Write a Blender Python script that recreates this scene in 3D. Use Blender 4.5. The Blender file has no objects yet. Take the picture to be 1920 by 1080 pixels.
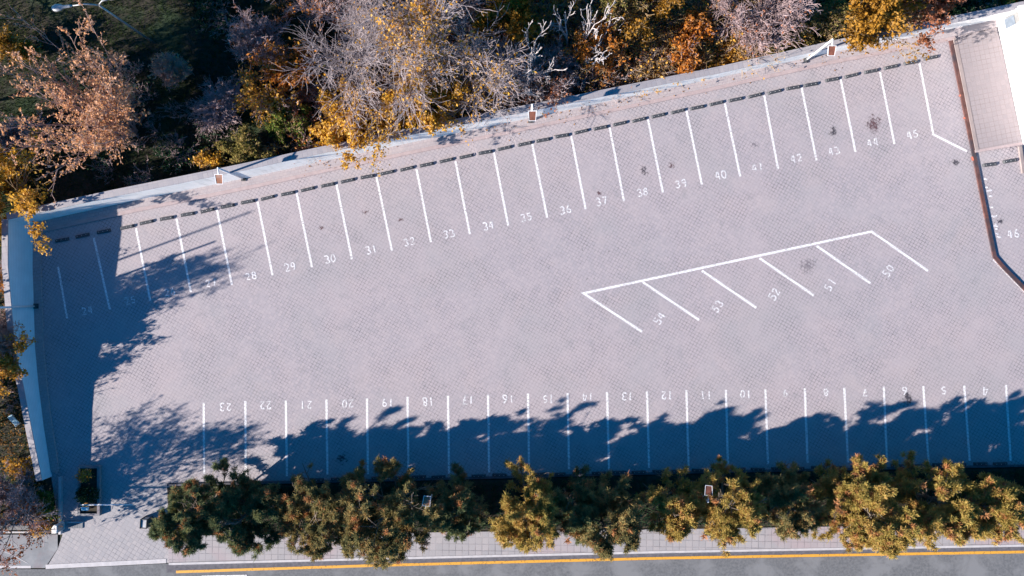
import bpy, bmesh, math, random
import numpy as np
from mathutils import Vector, Matrix, Euler

PI = math.pi
scene = bpy.context.scene
COL = scene.collection
H = 46.0            # camera height above the lot
S = 30.0            # photograph pixels per metre on the lot


def G(px, py, z=0.0):
    """a spot of the photograph that lies at height z -> world x, y"""
    k = (H - z) / H / S
    return ((px - 960) * k, (540 - py) * k)


# ------------------------------------------------------------------ materials
def new_mat(name):
    m = bpy.data.materials.new(name)
    m.use_nodes = True
    nt = m.node_tree
    b = nt.nodes['Principled BSDF']
    return m, nt, b


def N(nt, kind, **kw):
    n = nt.nodes.new(kind)
    for k, v in kw.items():
        if k.startswith('i_'):
            n.inputs[k[2:].replace('_', ' ')].default_value = v
        else:
            setattr(n, k, v)
    return n


def L(nt, a, b):
    nt.links.new(a, b)


def ramp(nt, fac, stops, interp='LINEAR'):
    r = nt.nodes.new('ShaderNodeValToRGB')
    r.color_ramp.interpolation = interp
    el = r.color_ramp.elements
    while len(el) < len(stops):
        el.new(0.5)
    for e, (p, c) in zip(el, stops):
        e.position = p
        e.color = (c[0], c[1], c[2], 1) if not isinstance(c, (int, float)) else (c, c, c, 1)
    L(nt, fac, r.inputs['Fac'])
    return r.outputs['Color']


def mix(nt, fac, a, b, mode='MIX'):
    m = nt.nodes.new('ShaderNodeMix')
    m.data_type = 'RGBA'
    m.blend_type = mode
    m.clamp_factor = True
    for sock, v in ((m.inputs[0], fac), (m.inputs[6], a), (m.inputs[7], b)):
        if isinstance(v, (int, float)):
            sock.default_value = v
        elif isinstance(v, tuple):
            sock.default_value = (v[0], v[1], v[2], 1)
        else:
            L(nt, v, sock)
    return m.outputs[2]


def mth(nt, op, a, b=None, clamp=False):
    m = nt.nodes.new('ShaderNodeMath')
    m.operation = op
    m.use_clamp = clamp
    for i, v in enumerate((a, b)):
        if v is None:
            continue
        if isinstance(v, (int, float)):
            m.inputs[i].default_value = v
        else:
            L(nt, v, m.inputs[i])
    return m.outputs[0]


def coords(nt, rot=0.0, loc=(0, 0, 0), scale=(1, 1, 1)):
    g = nt.nodes.new('ShaderNodeNewGeometry')
    mp = nt.nodes.new('ShaderNodeMapping')
    mp.inputs['Rotation'].default_value = (0, 0, rot)
    mp.inputs['Location'].default_value = loc
    mp.inputs['Scale'].default_value = scale
    L(nt, g.outputs['Position'], mp.inputs['Vector'])
    return mp.outputs['Vector']


def noise(nt, vec, scale, detail=3, rough=0.55, dist=0.0):
    n = N(nt, 'ShaderNodeTexNoise')
    n.inputs['Scale'].default_value = scale
    n.inputs['Detail'].default_value = detail
    n.inputs['Roughness'].default_value = rough
    n.inputs['Distortion'].default_value = dist
    L(nt, vec, n.inputs['Vector'])
    return n.outputs['Fac']


def bump(nt, b, height, strength=0.3, dist=0.01):
    n = N(nt, 'ShaderNodeBump')
    n.inputs['Strength'].default_value = strength
    n.inputs['Distance'].default_value = dist
    L(nt, height, n.inputs['Height'])
    L(nt, n.outputs['Normal'], b.inputs['Normal'])


def paver_mat(name, rot, w, h, tones, joint, patch=None, joint_size=0.016, offset=0.5, joint_var=True,
              rough=0.85):
    """tones: two paver colours, joint: joint colour, patch: list of large stains (colour, scale, lo, hi)"""
    m, nt, b = new_mat(name)
    v = coords(nt, rot)
    wob = noise(nt, v, 0.7, 2)
    br = N(nt, 'ShaderNodeTexBrick')
    br.offset = offset
    br.inputs['Scale'].default_value = 1.0
    br.inputs['Brick Width'].default_value = w
    br.inputs['Row Height'].default_value = h
    br.inputs['Mortar Size'].default_value = joint_size
    br.inputs['Mortar Smooth'].default_value = 0.25
    br.inputs['Bias'].default_value = 0.0
    br.inputs['Color1'].default_value = (*tones[0], 1)
    br.inputs['Color2'].default_value = (*tones[1], 1)
    br.inputs['Mortar'].default_value = (*tones[0], 1)
    L(nt, v, br.inputs['Vector'])
    v0 = coords(nt)
    col = br.outputs['Color']
    for (c, sc, lo, hi, amt) in (patch or []):
        n = noise(nt, v0, sc, 4, 0.6, 0.4)
        f = N(nt, 'ShaderNodeMapRange')
        f.inputs['From Min'].default_value = lo
        f.inputs['From Max'].default_value = hi
        f.inputs['To Max'].default_value = amt
        L(nt, n, f.inputs['Value'])
        col = mix(nt, f.outputs['Result'], col, c)
    fine = noise(nt, v0, 26, 3, 0.7)
    col = mix(nt, 0.38, col, ramp(nt, fine, [(0.3, 0.45), (0.7, 1.0)]), 'MULTIPLY')
    if joint_var:
        jn = noise(nt, v0, 0.5, 4, 0.65)
        jf = N(nt, 'ShaderNodeMapRange')
        jf.inputs['From Min'].default_value = 0.36
        jf.inputs['From Max'].default_value = 0.66
        jf.inputs['To Min'].default_value = 0.3
        jf.inputs['To Max'].default_value = 1.0
        L(nt, jn, jf.inputs['Value'])
        jn2 = noise(nt, v0, 5.0, 3, 0.6)
        jf2 = N(nt, 'ShaderNodeMapRange')
        jf2.inputs['From Min'].default_value = 0.35
        jf2.inputs['From Max'].default_value = 0.62
        jf2.inputs['To Min'].default_value = 0.45
        jf2.inputs['To Max'].default_value = 1.0
        L(nt, jn2, jf2.inputs['Value'])
        fac = mth(nt, 'MULTIPLY', br.outputs['Fac'], mth(nt, 'MULTIPLY', jf.outputs['Result'], jf2.outputs['Result']))
    else:
        fac = br.outputs['Fac']
    col = mix(nt, fac, col, joint)
    L(nt, col, b.inputs['Base Color'])
    b.inputs['Roughness'].default_value = rough
    b.inputs['Specular IOR Level'].default_value = 0.25
    bump(nt, b, mth(nt, 'SUBTRACT', mth(nt, 'MULTIPLY', fine, 0.4), br.outputs['Fac']), 0.35, 0.01)
    return m


def rough_mat(name, c1, c2, scale=4.0, rough=0.8, metal=0.0, detail=4, c3=None, sc3=0.6, spec=0.3, bmp=0.2):
    m, nt, b = new_mat(name)
    v = coords(nt)
    n = noise(nt, v, scale, detail, 0.62)
    col = ramp(nt, n, [(0.32, c1), (0.68, c2)])
    if c3:
        n3 = noise(nt, v, sc3, 4, 0.6, 0.3)
        col = mix(nt, ramp(nt, n3, [(0.48, 0.0), (0.62, 1.0)]), col, c3)
    L(nt, col, b.inputs['Base Color'])
    b.inputs['Roughness'].default_value = rough
    b.inputs['Metallic'].default_value = metal
    b.inputs['Specular IOR Level'].default_value = spec
    if bmp:
        bump(nt, b, n, bmp, 0.02)
    return m


def leaf_mat(name, cols, trans=0.35, patch=True):
    """leaf colour differs from leaf to leaf and from clump to clump"""
    m, nt, b = new_mat(name)
    nt.nodes.remove(b)
    g = N(nt, 'ShaderNodeNewGeometry')
    fac = g.outputs['Random Per Island']
    if patch:
        v = coords(nt)
        n = noise(nt, v, 0.9, 2)
        fac = mth(nt, 'ADD', mth(nt, 'MULTIPLY', fac, 0.62), mth(nt, 'MULTIPLY', mth(nt, 'SUBTRACT', n, 0.3), 0.95), True)
    k = len(cols)
    col = ramp(nt, fac, [((i + 0.3) / k, c) for i, c in enumerate(cols)])
    d = N(nt, 'ShaderNodeBsdfDiffuse')
    t = N(nt, 'ShaderNodeBsdfTranslucent')
    L(nt, col, d.inputs['Color'])
    L(nt, col, t.inputs['Color'])
    ms = N(nt, 'ShaderNodeMixShader')
    ms.inputs[0].default_value = trans
    L(nt, d.outputs[0], ms.inputs[1])
    L(nt, t.outputs[0], ms.inputs[2])
    out = [x for x in nt.nodes if x.type == 'OUTPUT_MATERIAL'][0]
    L(nt, ms.outputs[0], out.inputs['Surface'])
    return m


def paint_mat(name, col, wear_scale=9.0, lo=0.30, hi=0.44, rough=0.6, joints=True):
    """road paint, worn away in flecks and along the joints of the pavers"""
    m, nt, b = new_mat(name)
    v = coords(nt)
    n = noise(nt, v, wear_scale, 5, 0.75)
    n2 = noise(nt, v, 0.9, 2)
    f = mth(nt, 'ADD', n, mth(nt, 'MULTIPLY', mth(nt, 'SUBTRACT', n2, 0.5), 0.25))
    mr = N(nt, 'ShaderNodeMapRange')
    mr.inputs['From Min'].default_value = lo
    mr.inputs['From Max'].default_value = hi
    mr.inputs['To Min'].default_value = 0.15
    L(nt, f, mr.inputs['Value'])
    a = mr.outputs['Result']
    if joints:
        br = N(nt, 'ShaderNodeTexBrick')
        br.inputs['Scale'].default_value = 1.0
        br.inputs['Brick Width'].default_value = 0.2
        br.inputs['Row Height'].default_value = 0.2
        br.inputs['Mortar Size'].default_value = 0.014
        L(nt, coords(nt, math.radians(29)), br.inputs['Vector'])
        a = mth(nt, 'MULTIPLY', a, mth(nt, 'SUBTRACT', 1.0, mth(nt, 'MULTIPLY', br.outputs['Fac'], 0.35)))
    L(nt, a, b.inputs['Alpha'])
    b.inputs['Base Color'].default_value = (*col, 1)
    b.inputs['Roughness'].default_value = rough
    return m


def stain_mat(name, col, amt):
    m, nt, b = new_mat(name)
    tc = N(nt, 'ShaderNodeTexCoord')
    v = coords(nt)
    grad = N(nt, 'ShaderNodeTexGradient', gradient_type='SPHERICAL')
    L(nt, tc.outputs['Object'], grad.inputs['Vector'])
    n = noise(nt, v, 3.2, 4, 0.7, 0.6)
    br = N(nt, 'ShaderNodeTexBrick')
    br.inputs['Scale'].default_value = 1.0
    br.inputs['Brick Width'].default_value = 0.2
    br.inputs['Row Height'].default_value = 0.2
    br.inputs['Mortar Size'].default_value = 0.035
    L(nt, coords(nt, math.radians(29)), br.inputs['Vector'])
    base = mth(nt, 'ADD', mth(nt, 'MULTIPLY', grad.outputs['Fac'], 1.7), mth(nt, 'MULTIPLY', mth(nt, 'SUBTRACT', n, 0.60), 4.6), True)
    jt = mth(nt, 'ADD', mth(nt, 'MULTIPLY', br.outputs['Fac'], 0.9), 0.22, True)
    core = mth(nt, 'MULTIPLY', mth(nt, 'SUBTRACT', base, 0.62, True), 2.0, True)
    f = mth(nt, 'MULTIPLY', base, mth(nt, 'MAXIMUM', jt, core))
    L(nt, mth(nt, 'MULTIPLY', f, amt, True), b.inputs['Alpha'])
    b.inputs['Base Color'].default_value = (*col, 1)
    b.inputs['Roughness'].default_value = 0.6
    return m


M = {}
PAVE_PATCH = [((0.455, 0.395, 0.412), 0.10, 0.38, 0.64, 0.55), ((0.35, 0.345, 0.365), 0.19, 0.46, 0.68, 0.5),
              ((0.48, 0.405, 0.405), 0.45, 0.52, 0.74, 0.35), ((0.27, 0.265, 0.285), 1.1, 0.57, 0.78, 0.45),
              ((0.13, 0.12, 0.13), 2.7, 0.70, 0.76, 0.75)]
M['lot'] = paver_mat('lilac_pavers', math.radians(29), 0.2, 0.2, ((0.435, 0.39, 0.415), (0.375, 0.348, 0.378)),
                     (0.085, 0.08, 0.095), PAVE_PATCH, 0.013, 0.0)
M['lot_grey'] = M['lot']
M['drive'] = paver_mat('grey_pavers', math.radians(31), 0.27, 0.27, ((0.41, 0.385, 0.40), (0.34, 0.33, 0.355)),
                       (0.13, 0.13, 0.15), [((0.37, 0.365, 0.385), 0.3, 0.45, 0.65, 0.6)], 0.016, 0.0)
M['terrace'] = paver_mat('pink_tiles', math.radians(-11.5), 0.3, 0.3, ((0.31, 0.272, 0.285), (0.28, 0.25, 0.265)),
                         (0.20, 0.165, 0.165), [((0.30, 0.27, 0.285), 0.5, 0.45, 0.6, 0.5)], 0.018, 0.0)
M['ledge'] = paver_mat('ledge_tiles', math.radians(-12), 0.24, 0.2, ((0.42, 0.37, 0.38), (0.37, 0.335, 0.355)),
                       (0.24, 0.20, 0.22), None, 0.016)
M['coping'] = paver_mat('coping_stone', math.radians(-12), 0.3, 0.36, ((0.40, 0.38, 0.40), (0.34, 0.33, 0.36)),
                        (0.22, 0.2, 0.22), None, 0.012, 0.0)
M['walk'] = paver_mat('sidewalk_tiles', math.radians(0.8), 0.41, 0.41, ((0.40, 0.375, 0.39), (0.345, 0.335, 0.355)),
                      (0.12, 0.115, 0.13), [((0.40, 0.33, 0.35), 0.11, 0.50, 0.56, 0.8)], 0.022, 0.0)
M['kerb_pink'] = rough_mat('pink_kerb_stone', (0.33, 0.265, 0.27), (0.40, 0.325, 0.33), 3)
M['kerb_grey'] = rough_mat('grey_kerb_stone', (0.42, 0.41, 0.43), (0.52, 0.5, 0.52), 3)
M['render_white'] = rough_mat('white_render', (0.80, 0.80, 0.80), (0.87, 0.87, 0.86), 1.4, 0.85)
m_, nt_, b_ = new_mat('stained_white_render')
st_ = noise(nt_, coords(nt_, 0, (0, 0, 0), (1.6, 1.6, 0.25)), 2.2, 5, 0.65)
bl_ = noise(nt_, coords(nt_), 0.8, 5, 0.65)
c_ = mix(nt_, ramp(nt_, st_, [(0.5, 0.0), (0.72, 0.6)]), ramp(nt_, bl_, [(0.3, (0.78, 0.78, 0.77)), (0.6, (0.88, 0.88, 0.87))]), (0.50, 0.50, 0.49))
L(nt_, c_, b_.inputs['Base Color'])
b_.inputs['Roughness'].default_value = 0.85
M['wall_stained'] = m_
M['asphalt'] = rough_mat('worn_asphalt', (0.11, 0.115, 0.125), (0.175, 0.18, 0.192), 7, 0.9, 0, 14, (0.195, 0.20, 0.212), 0.6, 0.2, 0.1)
M['asphalt_dark'] = rough_mat('dark_asphalt', (0.08, 0.08, 0.095), (0.14, 0.135, 0.155), 5, 0.9, 0, 8)
M['concrete'] = rough_mat('grey_concrete', (0.17, 0.18, 0.20), (0.27, 0.28, 0.30), 0.9, 0.9, 0, 8, (0.21, 0.19, 0.21), 0.7)
M['soil'] = rough_mat('dark_soil', (0.022, 0.024, 0.018), (0.06, 0.05, 0.036), 1.8, 0.95, 0, 8, (0.03, 0.05, 0.024), 0.4)
M['bed'] = rough_mat('bed_soil', (0.03, 0.028, 0.022), (0.07, 0.055, 0.04), 3, 0.95, 0, 8)
M['white_paint'] = paint_mat('white_road_paint', (0.76, 0.75, 0.77), 11, 0.31, 0.47)
M['number_paint'] = paint_mat('brushed_white_paint', (0.74, 0.73, 0.76), 16, 0.36, 0.50)
M['yellow_paint'] = paint_mat('yellow_road_paint', (0.66, 0.33, 0.04), 7, 0.30, 0.45, joints=False)
M['rubber'] = rough_mat('black_rubber', (0.035, 0.04, 0.048), (0.065, 0.072, 0.085), 7, 0.55, 0)
M['cap'] = rough_mat('white_plastic', (0.5, 0.5, 0.53), (0.6, 0.6, 0.6), 3, 0.4, bmp=0)
M['pole_white'] = rough_mat('white_painted_steel', (0.70, 0.71, 0.74), (0.8, 0.8, 0.82), 5, 0.45, 0.0, bmp=0.03)
M['rust'] = rough_mat('rusty_panel', (0.18, 0.075, 0.045), (0.31, 0.14, 0.085), 2.5, 0.8, 0, 5, (0.28, 0.17, 0.14), 1.4)
M['rust_dark'] = rough_mat('dark_rusty_panel', (0.10, 0.035, 0.025), (0.24, 0.09, 0.06), 3.5, 0.8, 0, 5)
M['steel_dark'] = rough_mat('dark_steel', (0.06, 0.065, 0.07), (0.11, 0.11, 0.12), 4, 0.5, 0.3)
M['brown_paint'] = rough_mat('brown_painted_kerb', (0.07, 0.032, 0.030), (0.15, 0.07, 0.06), 3.2, 0.65, 0, 6, (0.045, 0.04, 0.05), 0.55)
M['red_chip'] = rough_mat('red_paint', (0.5, 0.13, 0.08), (0.62, 0.2, 0.13), 6, 0.6)
M['pink_top'] = rough_mat('pink_coping', (0.24, 0.20, 0.195), (0.30, 0.25, 0.245), 2, 0.8)
M['roof_grey'] = rough_mat('pale_roof_membrane', (0.55, 0.55, 0.56), (0.65, 0.65, 0.66), 1.2, 0.8)
M['bay_grey'] = rough_mat('grey_render', (0.20, 0.205, 0.21), (0.25, 0.255, 0.26), 1.5, 0.85)
M['louvre'] = rough_mat('grey_louvre', (0.16, 0.2, 0.25), (0.22, 0.26, 0.32), 4, 0.5, 0.2)
M['bark'] = rough_mat('grey_brown_bark', (0.10, 0.08, 0.065), (0.22, 0.18, 0.15), 6, 0.9)
M['bark_pale'] = rough_mat('pale_bark', (0.34, 0.30, 0.30), (0.52, 0.48, 0.48), 4, 0.85)
M['twig_grey'] = rough_mat('grey_twigs', (0.29, 0.24, 0.25), (0.45, 0.39, 0.405), 3, 0.9, bmp=0)
M['twig_mauve'] = rough_mat('mauve_twigs', (0.30, 0.22, 0.22), (0.46, 0.35, 0.36), 3, 0.9, bmp=0)
M['twig_tan'] = rough_mat('tan_twigs', (0.30, 0.20, 0.11), (0.46, 0.34, 0.2), 3, 0.9, bmp=0)
M['twig_pink'] = rough_mat('pinkish_twigs', (0.33, 0.21, 0.18), (0.48, 0.33, 0.29), 3, 0.9, bmp=0)
M['leaf_pink'] = leaf_mat('salmon_leaves', [(0.50, 0.24, 0.13), (0.60, 0.34, 0.22), (0.64, 0.32, 0.13), (0.60, 0.40, 0.31)])
M['leaf_gold'] = leaf_mat('golden_leaves', [(0.36, 0.17, 0.025), (0.52, 0.26, 0.04), (0.62, 0.34, 0.06), (0.64, 0.39, 0.12)])
M['leaf_yellow'] = leaf_mat('yellow_leaves', [(0.42, 0.20, 0.03), (0.56, 0.30, 0.035), (0.62, 0.37, 0.06), (0.60, 0.38, 0.14)])
M['leaf_orange'] = leaf_mat('orange_leaves', [(0.26, 0.08, 0.015), (0.40, 0.14, 0.025), (0.50, 0.19, 0.035), (0.46, 0.22, 0.08)])
M['leaf_amber'] = leaf_mat('amber_leaves', [(0.17, 0.085, 0.014), (0.28, 0.14, 0.02), (0.38, 0.19, 0.03), (0.40, 0.23, 0.06)])
M['leaf_rust'] = leaf_mat('rust_leaves', [(0.20, 0.07, 0.03), (0.30, 0.11, 0.05), (0.36, 0.15, 0.09), (0.33, 0.18, 0.12)])
M['leaf_green'] = leaf_mat('green_leaves', [(0.05, 0.09, 0.025), (0.09, 0.14, 0.03), (0.16, 0.19, 0.04), (0.25, 0.23, 0.06)])
M['leaf_olive'] = leaf_mat('olive_leaves', [(0.10, 0.11, 0.04), (0.17, 0.16, 0.05), (0.24, 0.20, 0.065), (0.34, 0.25, 0.09)])
M['leaf_dark'] = leaf_mat('dark_green_leaves', [(0.012, 0.035, 0.022), (0.022, 0.055, 0.03), (0.03, 0.07, 0.035), (0.05, 0.085, 0.04)])
M['grass'] = leaf_mat('grass_blades', [(0.012, 0.03, 0.012), (0.022, 0.045, 0.015), (0.035, 0.06, 0.02), (0.06, 0.07, 0.025)])
M['litter'] = leaf_mat('fallen_leaves', [(0.16, 0.08, 0.03), (0.28, 0.14, 0.05), (0.36, 0.18, 0.05), (0.30, 0.2, 0.12)])
M['needle_green'] = leaf_mat('green_needles', [(0.06, 0.09, 0.05), (0.11, 0.145, 0.075), (0.165, 0.19, 0.095), (0.25, 0.23, 0.09)], 0.3)
M['needle_mid'] = leaf_mat('olive_needles', [(0.11, 0.12, 0.06), (0.20, 0.19, 0.085), (0.28, 0.235, 0.10), (0.42, 0.27, 0.11)], 0.3)
M['needle_gold'] = leaf_mat('yellowing_needles', [(0.18, 0.155, 0.05), (0.33, 0.265, 0.075), (0.46, 0.34, 0.10), (0.55, 0.34, 0.12)], 0.3)
M['cone'] = leaf_mat('orange_dead_needles', [(0.3, 0.13, 0.05), (0.42, 0.19, 0.08), (0.5, 0.25, 0.12)], 0.2)
M['orange_plastic'] = rough_mat('orange_plastic', (0.55, 0.2, 0.03), (0.62, 0.25, 0.04), 3, 0.45)
M['blue_plastic'] = rough_mat('pale_blue_plastic', (0.35, 0.55, 0.66), (0.42, 0.62, 0.72), 3, 0.45)
M['grey_metal'] = rough_mat('grey_metal', (0.3, 0.31, 0.33), (0.42, 0.43, 0.45), 4, 0.45, 0.4)
M['stain'] = stain_mat('oil_stain_film', (0.05, 0.045, 0.06), 0.85)
M['stain_red'] = stain_mat('reddish_stain_film', (0.12, 0.06, 0.07), 0.8)
M['stain_pale'] = stain_mat('soft_stain_film', (0.14, 0.13, 0.16), 0.4)
M['courses'] = None
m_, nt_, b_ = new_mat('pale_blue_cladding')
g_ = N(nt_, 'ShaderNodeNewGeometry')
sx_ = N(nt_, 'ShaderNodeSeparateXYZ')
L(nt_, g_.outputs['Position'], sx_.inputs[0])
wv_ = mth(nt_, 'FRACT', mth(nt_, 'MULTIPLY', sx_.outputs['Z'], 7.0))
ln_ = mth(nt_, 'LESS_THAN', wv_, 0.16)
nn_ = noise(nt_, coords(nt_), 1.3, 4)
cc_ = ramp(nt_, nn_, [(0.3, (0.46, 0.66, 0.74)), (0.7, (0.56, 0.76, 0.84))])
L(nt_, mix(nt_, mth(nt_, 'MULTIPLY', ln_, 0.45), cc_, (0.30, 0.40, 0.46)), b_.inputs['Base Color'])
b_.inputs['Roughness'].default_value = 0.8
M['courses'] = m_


# ------------------------------------------------------------------ objects
def link(o, parent=None):
    COL.objects.link(o)
    if parent is not None:
        o.parent = parent
    return o


def tag(o, label=None, cat=None, group=None, kind=None):
    if label:
        o['label'] = label
    if cat:
        o['category'] = cat
    if group:
        o['group'] = group
    if kind:
        o['kind'] = kind
    return o


def thing(name, label, cat, loc=(0, 0, 0), rz=0.0, group=None):
    o = bpy.data.objects.new(name, None)
    o.empty_display_size = 0.2
    o.location = loc
    o.rotation_euler = (0, 0, rz)
    link(o)
    return tag(o, label, cat, group)


def np_obj(name, verts, faces, mat, parent=None, smooth=False):
    verts = np.asarray(verts, dtype=np.float32).reshape(-1, 3)
    faces = np.asarray(faces, dtype=np.int32)
    me = bpy.data.meshes.new(name)
    nf, k = faces.shape
    me.vertices.add(len(verts))
    me.vertices.foreach_set('co', verts.ravel())
    me.loops.add(nf * k)
    me.loops.foreach_set('vertex_index', faces.ravel())
    me.polygons.add(nf)
    me.polygons.foreach_set('loop_start', np.arange(0, nf * k, k, dtype=np.int32))
    me.polygons.foreach_set('loop_total', np.full(nf, k, dtype=np.int32))
    if smooth:
        me.polygons.foreach_set('use_smooth', np.ones(nf, dtype=bool))
    me.update(calc_edges=True)
    me.materials.append(mat)
    return link(bpy.data.objects.new(name, me), parent)


def bm_obj(name, bm, mat, parent=None, smooth=False, bevel=0.0):
    if bevel:
        bmesh.ops.bevel(bm, geom=list(bm.edges), offset=bevel, segments=2, affect='EDGES', profile=0.6)
    bmesh.ops.recalc_face_normals(bm, faces=bm.faces)
    me = bpy.data.meshes.new(name)
    bm.to_mesh(me)
    bm.free()
    if smooth:
        for p in me.polygons:
            p.use_smooth = True
    me.materials.append(mat)
    return link(bpy.data.objects.new(name, me), parent)


def add_box(bm, x0, x1, y0, y1, z0, z1, mtx=None):
    vs = [bm.verts.new(p) for p in ((x0, y0, z0), (x1, y0, z0), (x1, y1, z0), (x0, y1, z0),
                                    (x0, y0, z1), (x1, y0, z1), (x1, y1, z1), (x0, y1, z1))]
    for f in ((0, 3, 2, 1), (4, 5, 6, 7), (0, 1, 5, 4), (1, 2, 6, 5), (2, 3, 7, 6), (3, 0, 4, 7)):
        bm.faces.new([vs[i] for i in f])
    if mtx is not None:
        for v in vs:
            v.co = mtx @ v.co
    return vs


def add_prism(bm, pts, z0, z1):
    lo = [bm.verts.new((x, y, z0)) for x, y in pts]
    hi = [bm.verts.new((x, y, z1)) for x, y in pts]
    n = len(pts)
    bm.faces.new(hi)
    bm.faces.new(lo[::-1])
    for i in range(n):
        j = (i + 1) % n
        bm.faces.new((lo[i], lo[j], hi[j], hi[i]))


def add_tube(bm, pts, rads, k=10, cap=True):
    pts = [Vector(p) for p in pts]
    rings = []
    for i, p in enumerate(pts):
        d = (pts[min(i + 1, len(pts) - 1)] - pts[max(i - 1, 0)]).normalized()
        a = d.orthogonal().normalized() if i == 0 else (prev - d * prev.dot(d)).normalized()
        prev = a
        b = d.cross(a)
        rings.append([bm.verts.new(p + (a * math.cos(t) + b * math.sin(t)) * rads[i])
                      for t in (2 * PI * j / k for j in range(k))])
    for r0, r1 in zip(rings, rings[1:]):
        for j in range(k):
            bm.faces.new((r0[j], r0[(j + 1) % k], r1[(j + 1) % k], r1[j]))
    if cap:
        bm.faces.new(rings[0][::-1])
        bm.faces.new(rings[-1])


def offset_poly(pts, d):
    """shift an open polyline sideways (left of travel positive), mitred"""
    out = []
    n = len(pts)
    for i in range(n):
        p = Vector(pts[i])
        if i > 0:
            a = (p - Vector(pts[i - 1])).normalized()
        if i < n - 1:
            b = (Vector(pts[i + 1]) - p).normalized()
        if i == 0:
            a = b
        if i == n - 1:
            b = a
        na, nb = Vector((-a.y, a.x)), Vector((-b.y, b.x))
        m = (na + nb).normalized()
        out.append(tuple(p + m * (d / max(0.35, m.dot(na)))))
    return out


def add_strip(bm, pts, d0, d1, z, closed_ends=True):
    """flat ribbon between two sideways offsets of a polyline"""
    a, b = offset_poly(pts, d0), offset_poly(pts, d1)
    zz = z if isinstance(z, (list, tuple)) else [z] * len(pts)
    va = [bm.verts.new((x, y, q)) for (x, y), q in zip(a, zz)]
    vb = [bm.verts.new((x, y, q)) for (x, y), q in zip(b, zz)]
    for i in range(len(pts) - 1):
        bm.faces.new((va[i], va[i + 1], vb[i + 1], vb[i]))


def add_wall(bm, pts, d0, d1, z0, z1):
    """solid wall along a polyline; z1 may be a list of heights"""
    a, b = offset_poly(pts, d0), offset_poly(pts, d1)
    n = len(pts)
    zt = z1 if isinstance(z1, (list, tuple)) else [z1] * n
    zb = z0 if isinstance(z0, (list, tuple)) else [z0] * n
    r = [[bm.verts.new((*a[i], zb[i])), bm.verts.new((*a[i], zt[i])), bm.verts.new((*b[i], zt[i])), bm.verts.new((*b[i], zb[i]))]
         for i in range(n)]
    for i in range(n - 1):
        for j in range(4):
            k = (j + 1) % 4
            bm.faces.new((r[i][j], r[i][k], r[i + 1][k], r[i + 1][j]))
    bm.faces.new(r[0])
    bm.faces.new(r[-1][::-1])


def sheet(name, pts, z, mat):
    bm = bmesh.new()
    f = bm.faces.new([bm.verts.new((x, y, z)) for x, y in pts])
    if f.normal.z < 0:
        f.normal_flip()
    o = bm_obj(name, bm, mat)
    for p in o.data.polygons:
        if p.normal.z < 0:
            o.data.flip_normals()
            break
    return tag(o, kind='structure')


def slab(name, pts, z0, z1, mat):
    bm = bmesh.new()
    add_prism(bm, pts, z0, z1)
    return tag(bm_obj(name, bm, mat), kind='structure')


def copy_tree(o, parent=None):
    c = o.copy()
    link(c, parent)
    for ch in [x for x in ALL_CHILDREN.get(o.name, [])]:
        copy_tree(ch, c)
    return c


ALL_CHILDREN = {}


def note_children(*roots):
    for r in roots:
        for o in COL.objects:
            p = o.parent
            while p is not None and p != r:
                p = p.parent
            if p == r:
                lst = ALL_CHILDREN.setdefault(o.parent.name, [])
                if o not in lst:
                    lst.append(o)


# ------------------------------------------------------------------ setting
WALL_N = [(64, 418, 2.4), (250, 377.5, 2.4), (480, 331, 2.4), (620, 300, 2.3), (800, 262, 2.2), (970, 227, 2.05),
          (1150, 188.5, 1.7), (1340, 148, 1.35), (1550, 101, 1.45), (1700, 72, 1.6), (1866, 38, 1.75), (2060, -2, 1.75)]
WN = [G(x, y) for x, y, h in WALL_N]
WN_h = [h for x, y, h in WALL_N]
WALL_W = [(64, 418, 2.4), (63, 500, 2.35), (65, 560, 2.2), (67.5, 650, 1.95), (74, 720, 1.5), (84, 800, 1.25), (98, 893, 1.0)]
WW = [G(x, y) for x, y, h in WALL_W]
WW_h = [h for x, y, h in WALL_W]

# ground: one sheet out to the horizon, slightly below the lot
tag(sheet('ground', [(-700, -700), (700, -700), (700, 700), (-700, 700)], -0.06, M['soil']))
LOT = [G(66, 415), G(60, 560), G(70, 700), G(92, 850), G(98, 893), G(114, 900), G(114, 1000), G(106, 1030), G(84, 1068),
       G(312, 1057), G(312, 912), G(2100, 880), G(2100, -15), G(1866, 38)]
# the lot (the driveway mouth is a sheet above it)
sheet('parking_lot', [G(60, 420), G(58, 560), G(66, 700), G(80, 800), G(97, 900), G(112, 1002), G(300, 1000),
                      G(300, 906), G(2200, 868), G(2200, -25), G(1866, 40), G(1340, 148)], 0.0, M['lot'])
sheet('driveway', [G(119, 902), G(119, 998), G(108, 1030), G(86, 1066), G(319, 1055), G(319, 906), G(205, 906), G(205, 902)],
      0.006, M['drive'])
bm = bmesh.new()
add_strip(bm, [G(86, 1066), G(200, 1060.5), G(312, 1055)], -0.02, 0.25, 0.02)
tag(bm_obj('driveway_edge', bm, M['kerb_grey']), kind='structure')
slab('planting_bed', [G(314, 914), G(760, 904), G(1300, 890), G(2200, 872), G(2200, 975), G(1300, 990), G(318, 1003)],
     -0.05, 0.05, M['bed'])
slab('sidewalk', [G(318, 1003.5), G(1300, 990.5), G(2200, 975.5), G(2200, 1011), G(1920, 1019), G(1250, 1031), G(700, 1044),
                  G(318, 1053)], -0.05, 0.12, M['walk'])
bm = bmesh.new()
add_wall(bm, [G(318, 1056), G(700, 1046.5), G(1250, 1033.5), G(1920, 1021.5), G(2200, 1013.5)], -0.07, 0.07, -0.05, 0.125)
tag(bm_obj('kerb', bm, M['kerb_grey']), kind='structure')
bm = bmesh.new()
add_wall(bm, [G(314, 909), G(760, 899), G(1300, 885), G(2200, 867)], -0.07, 0.07, -0.05, 0.08)
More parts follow.
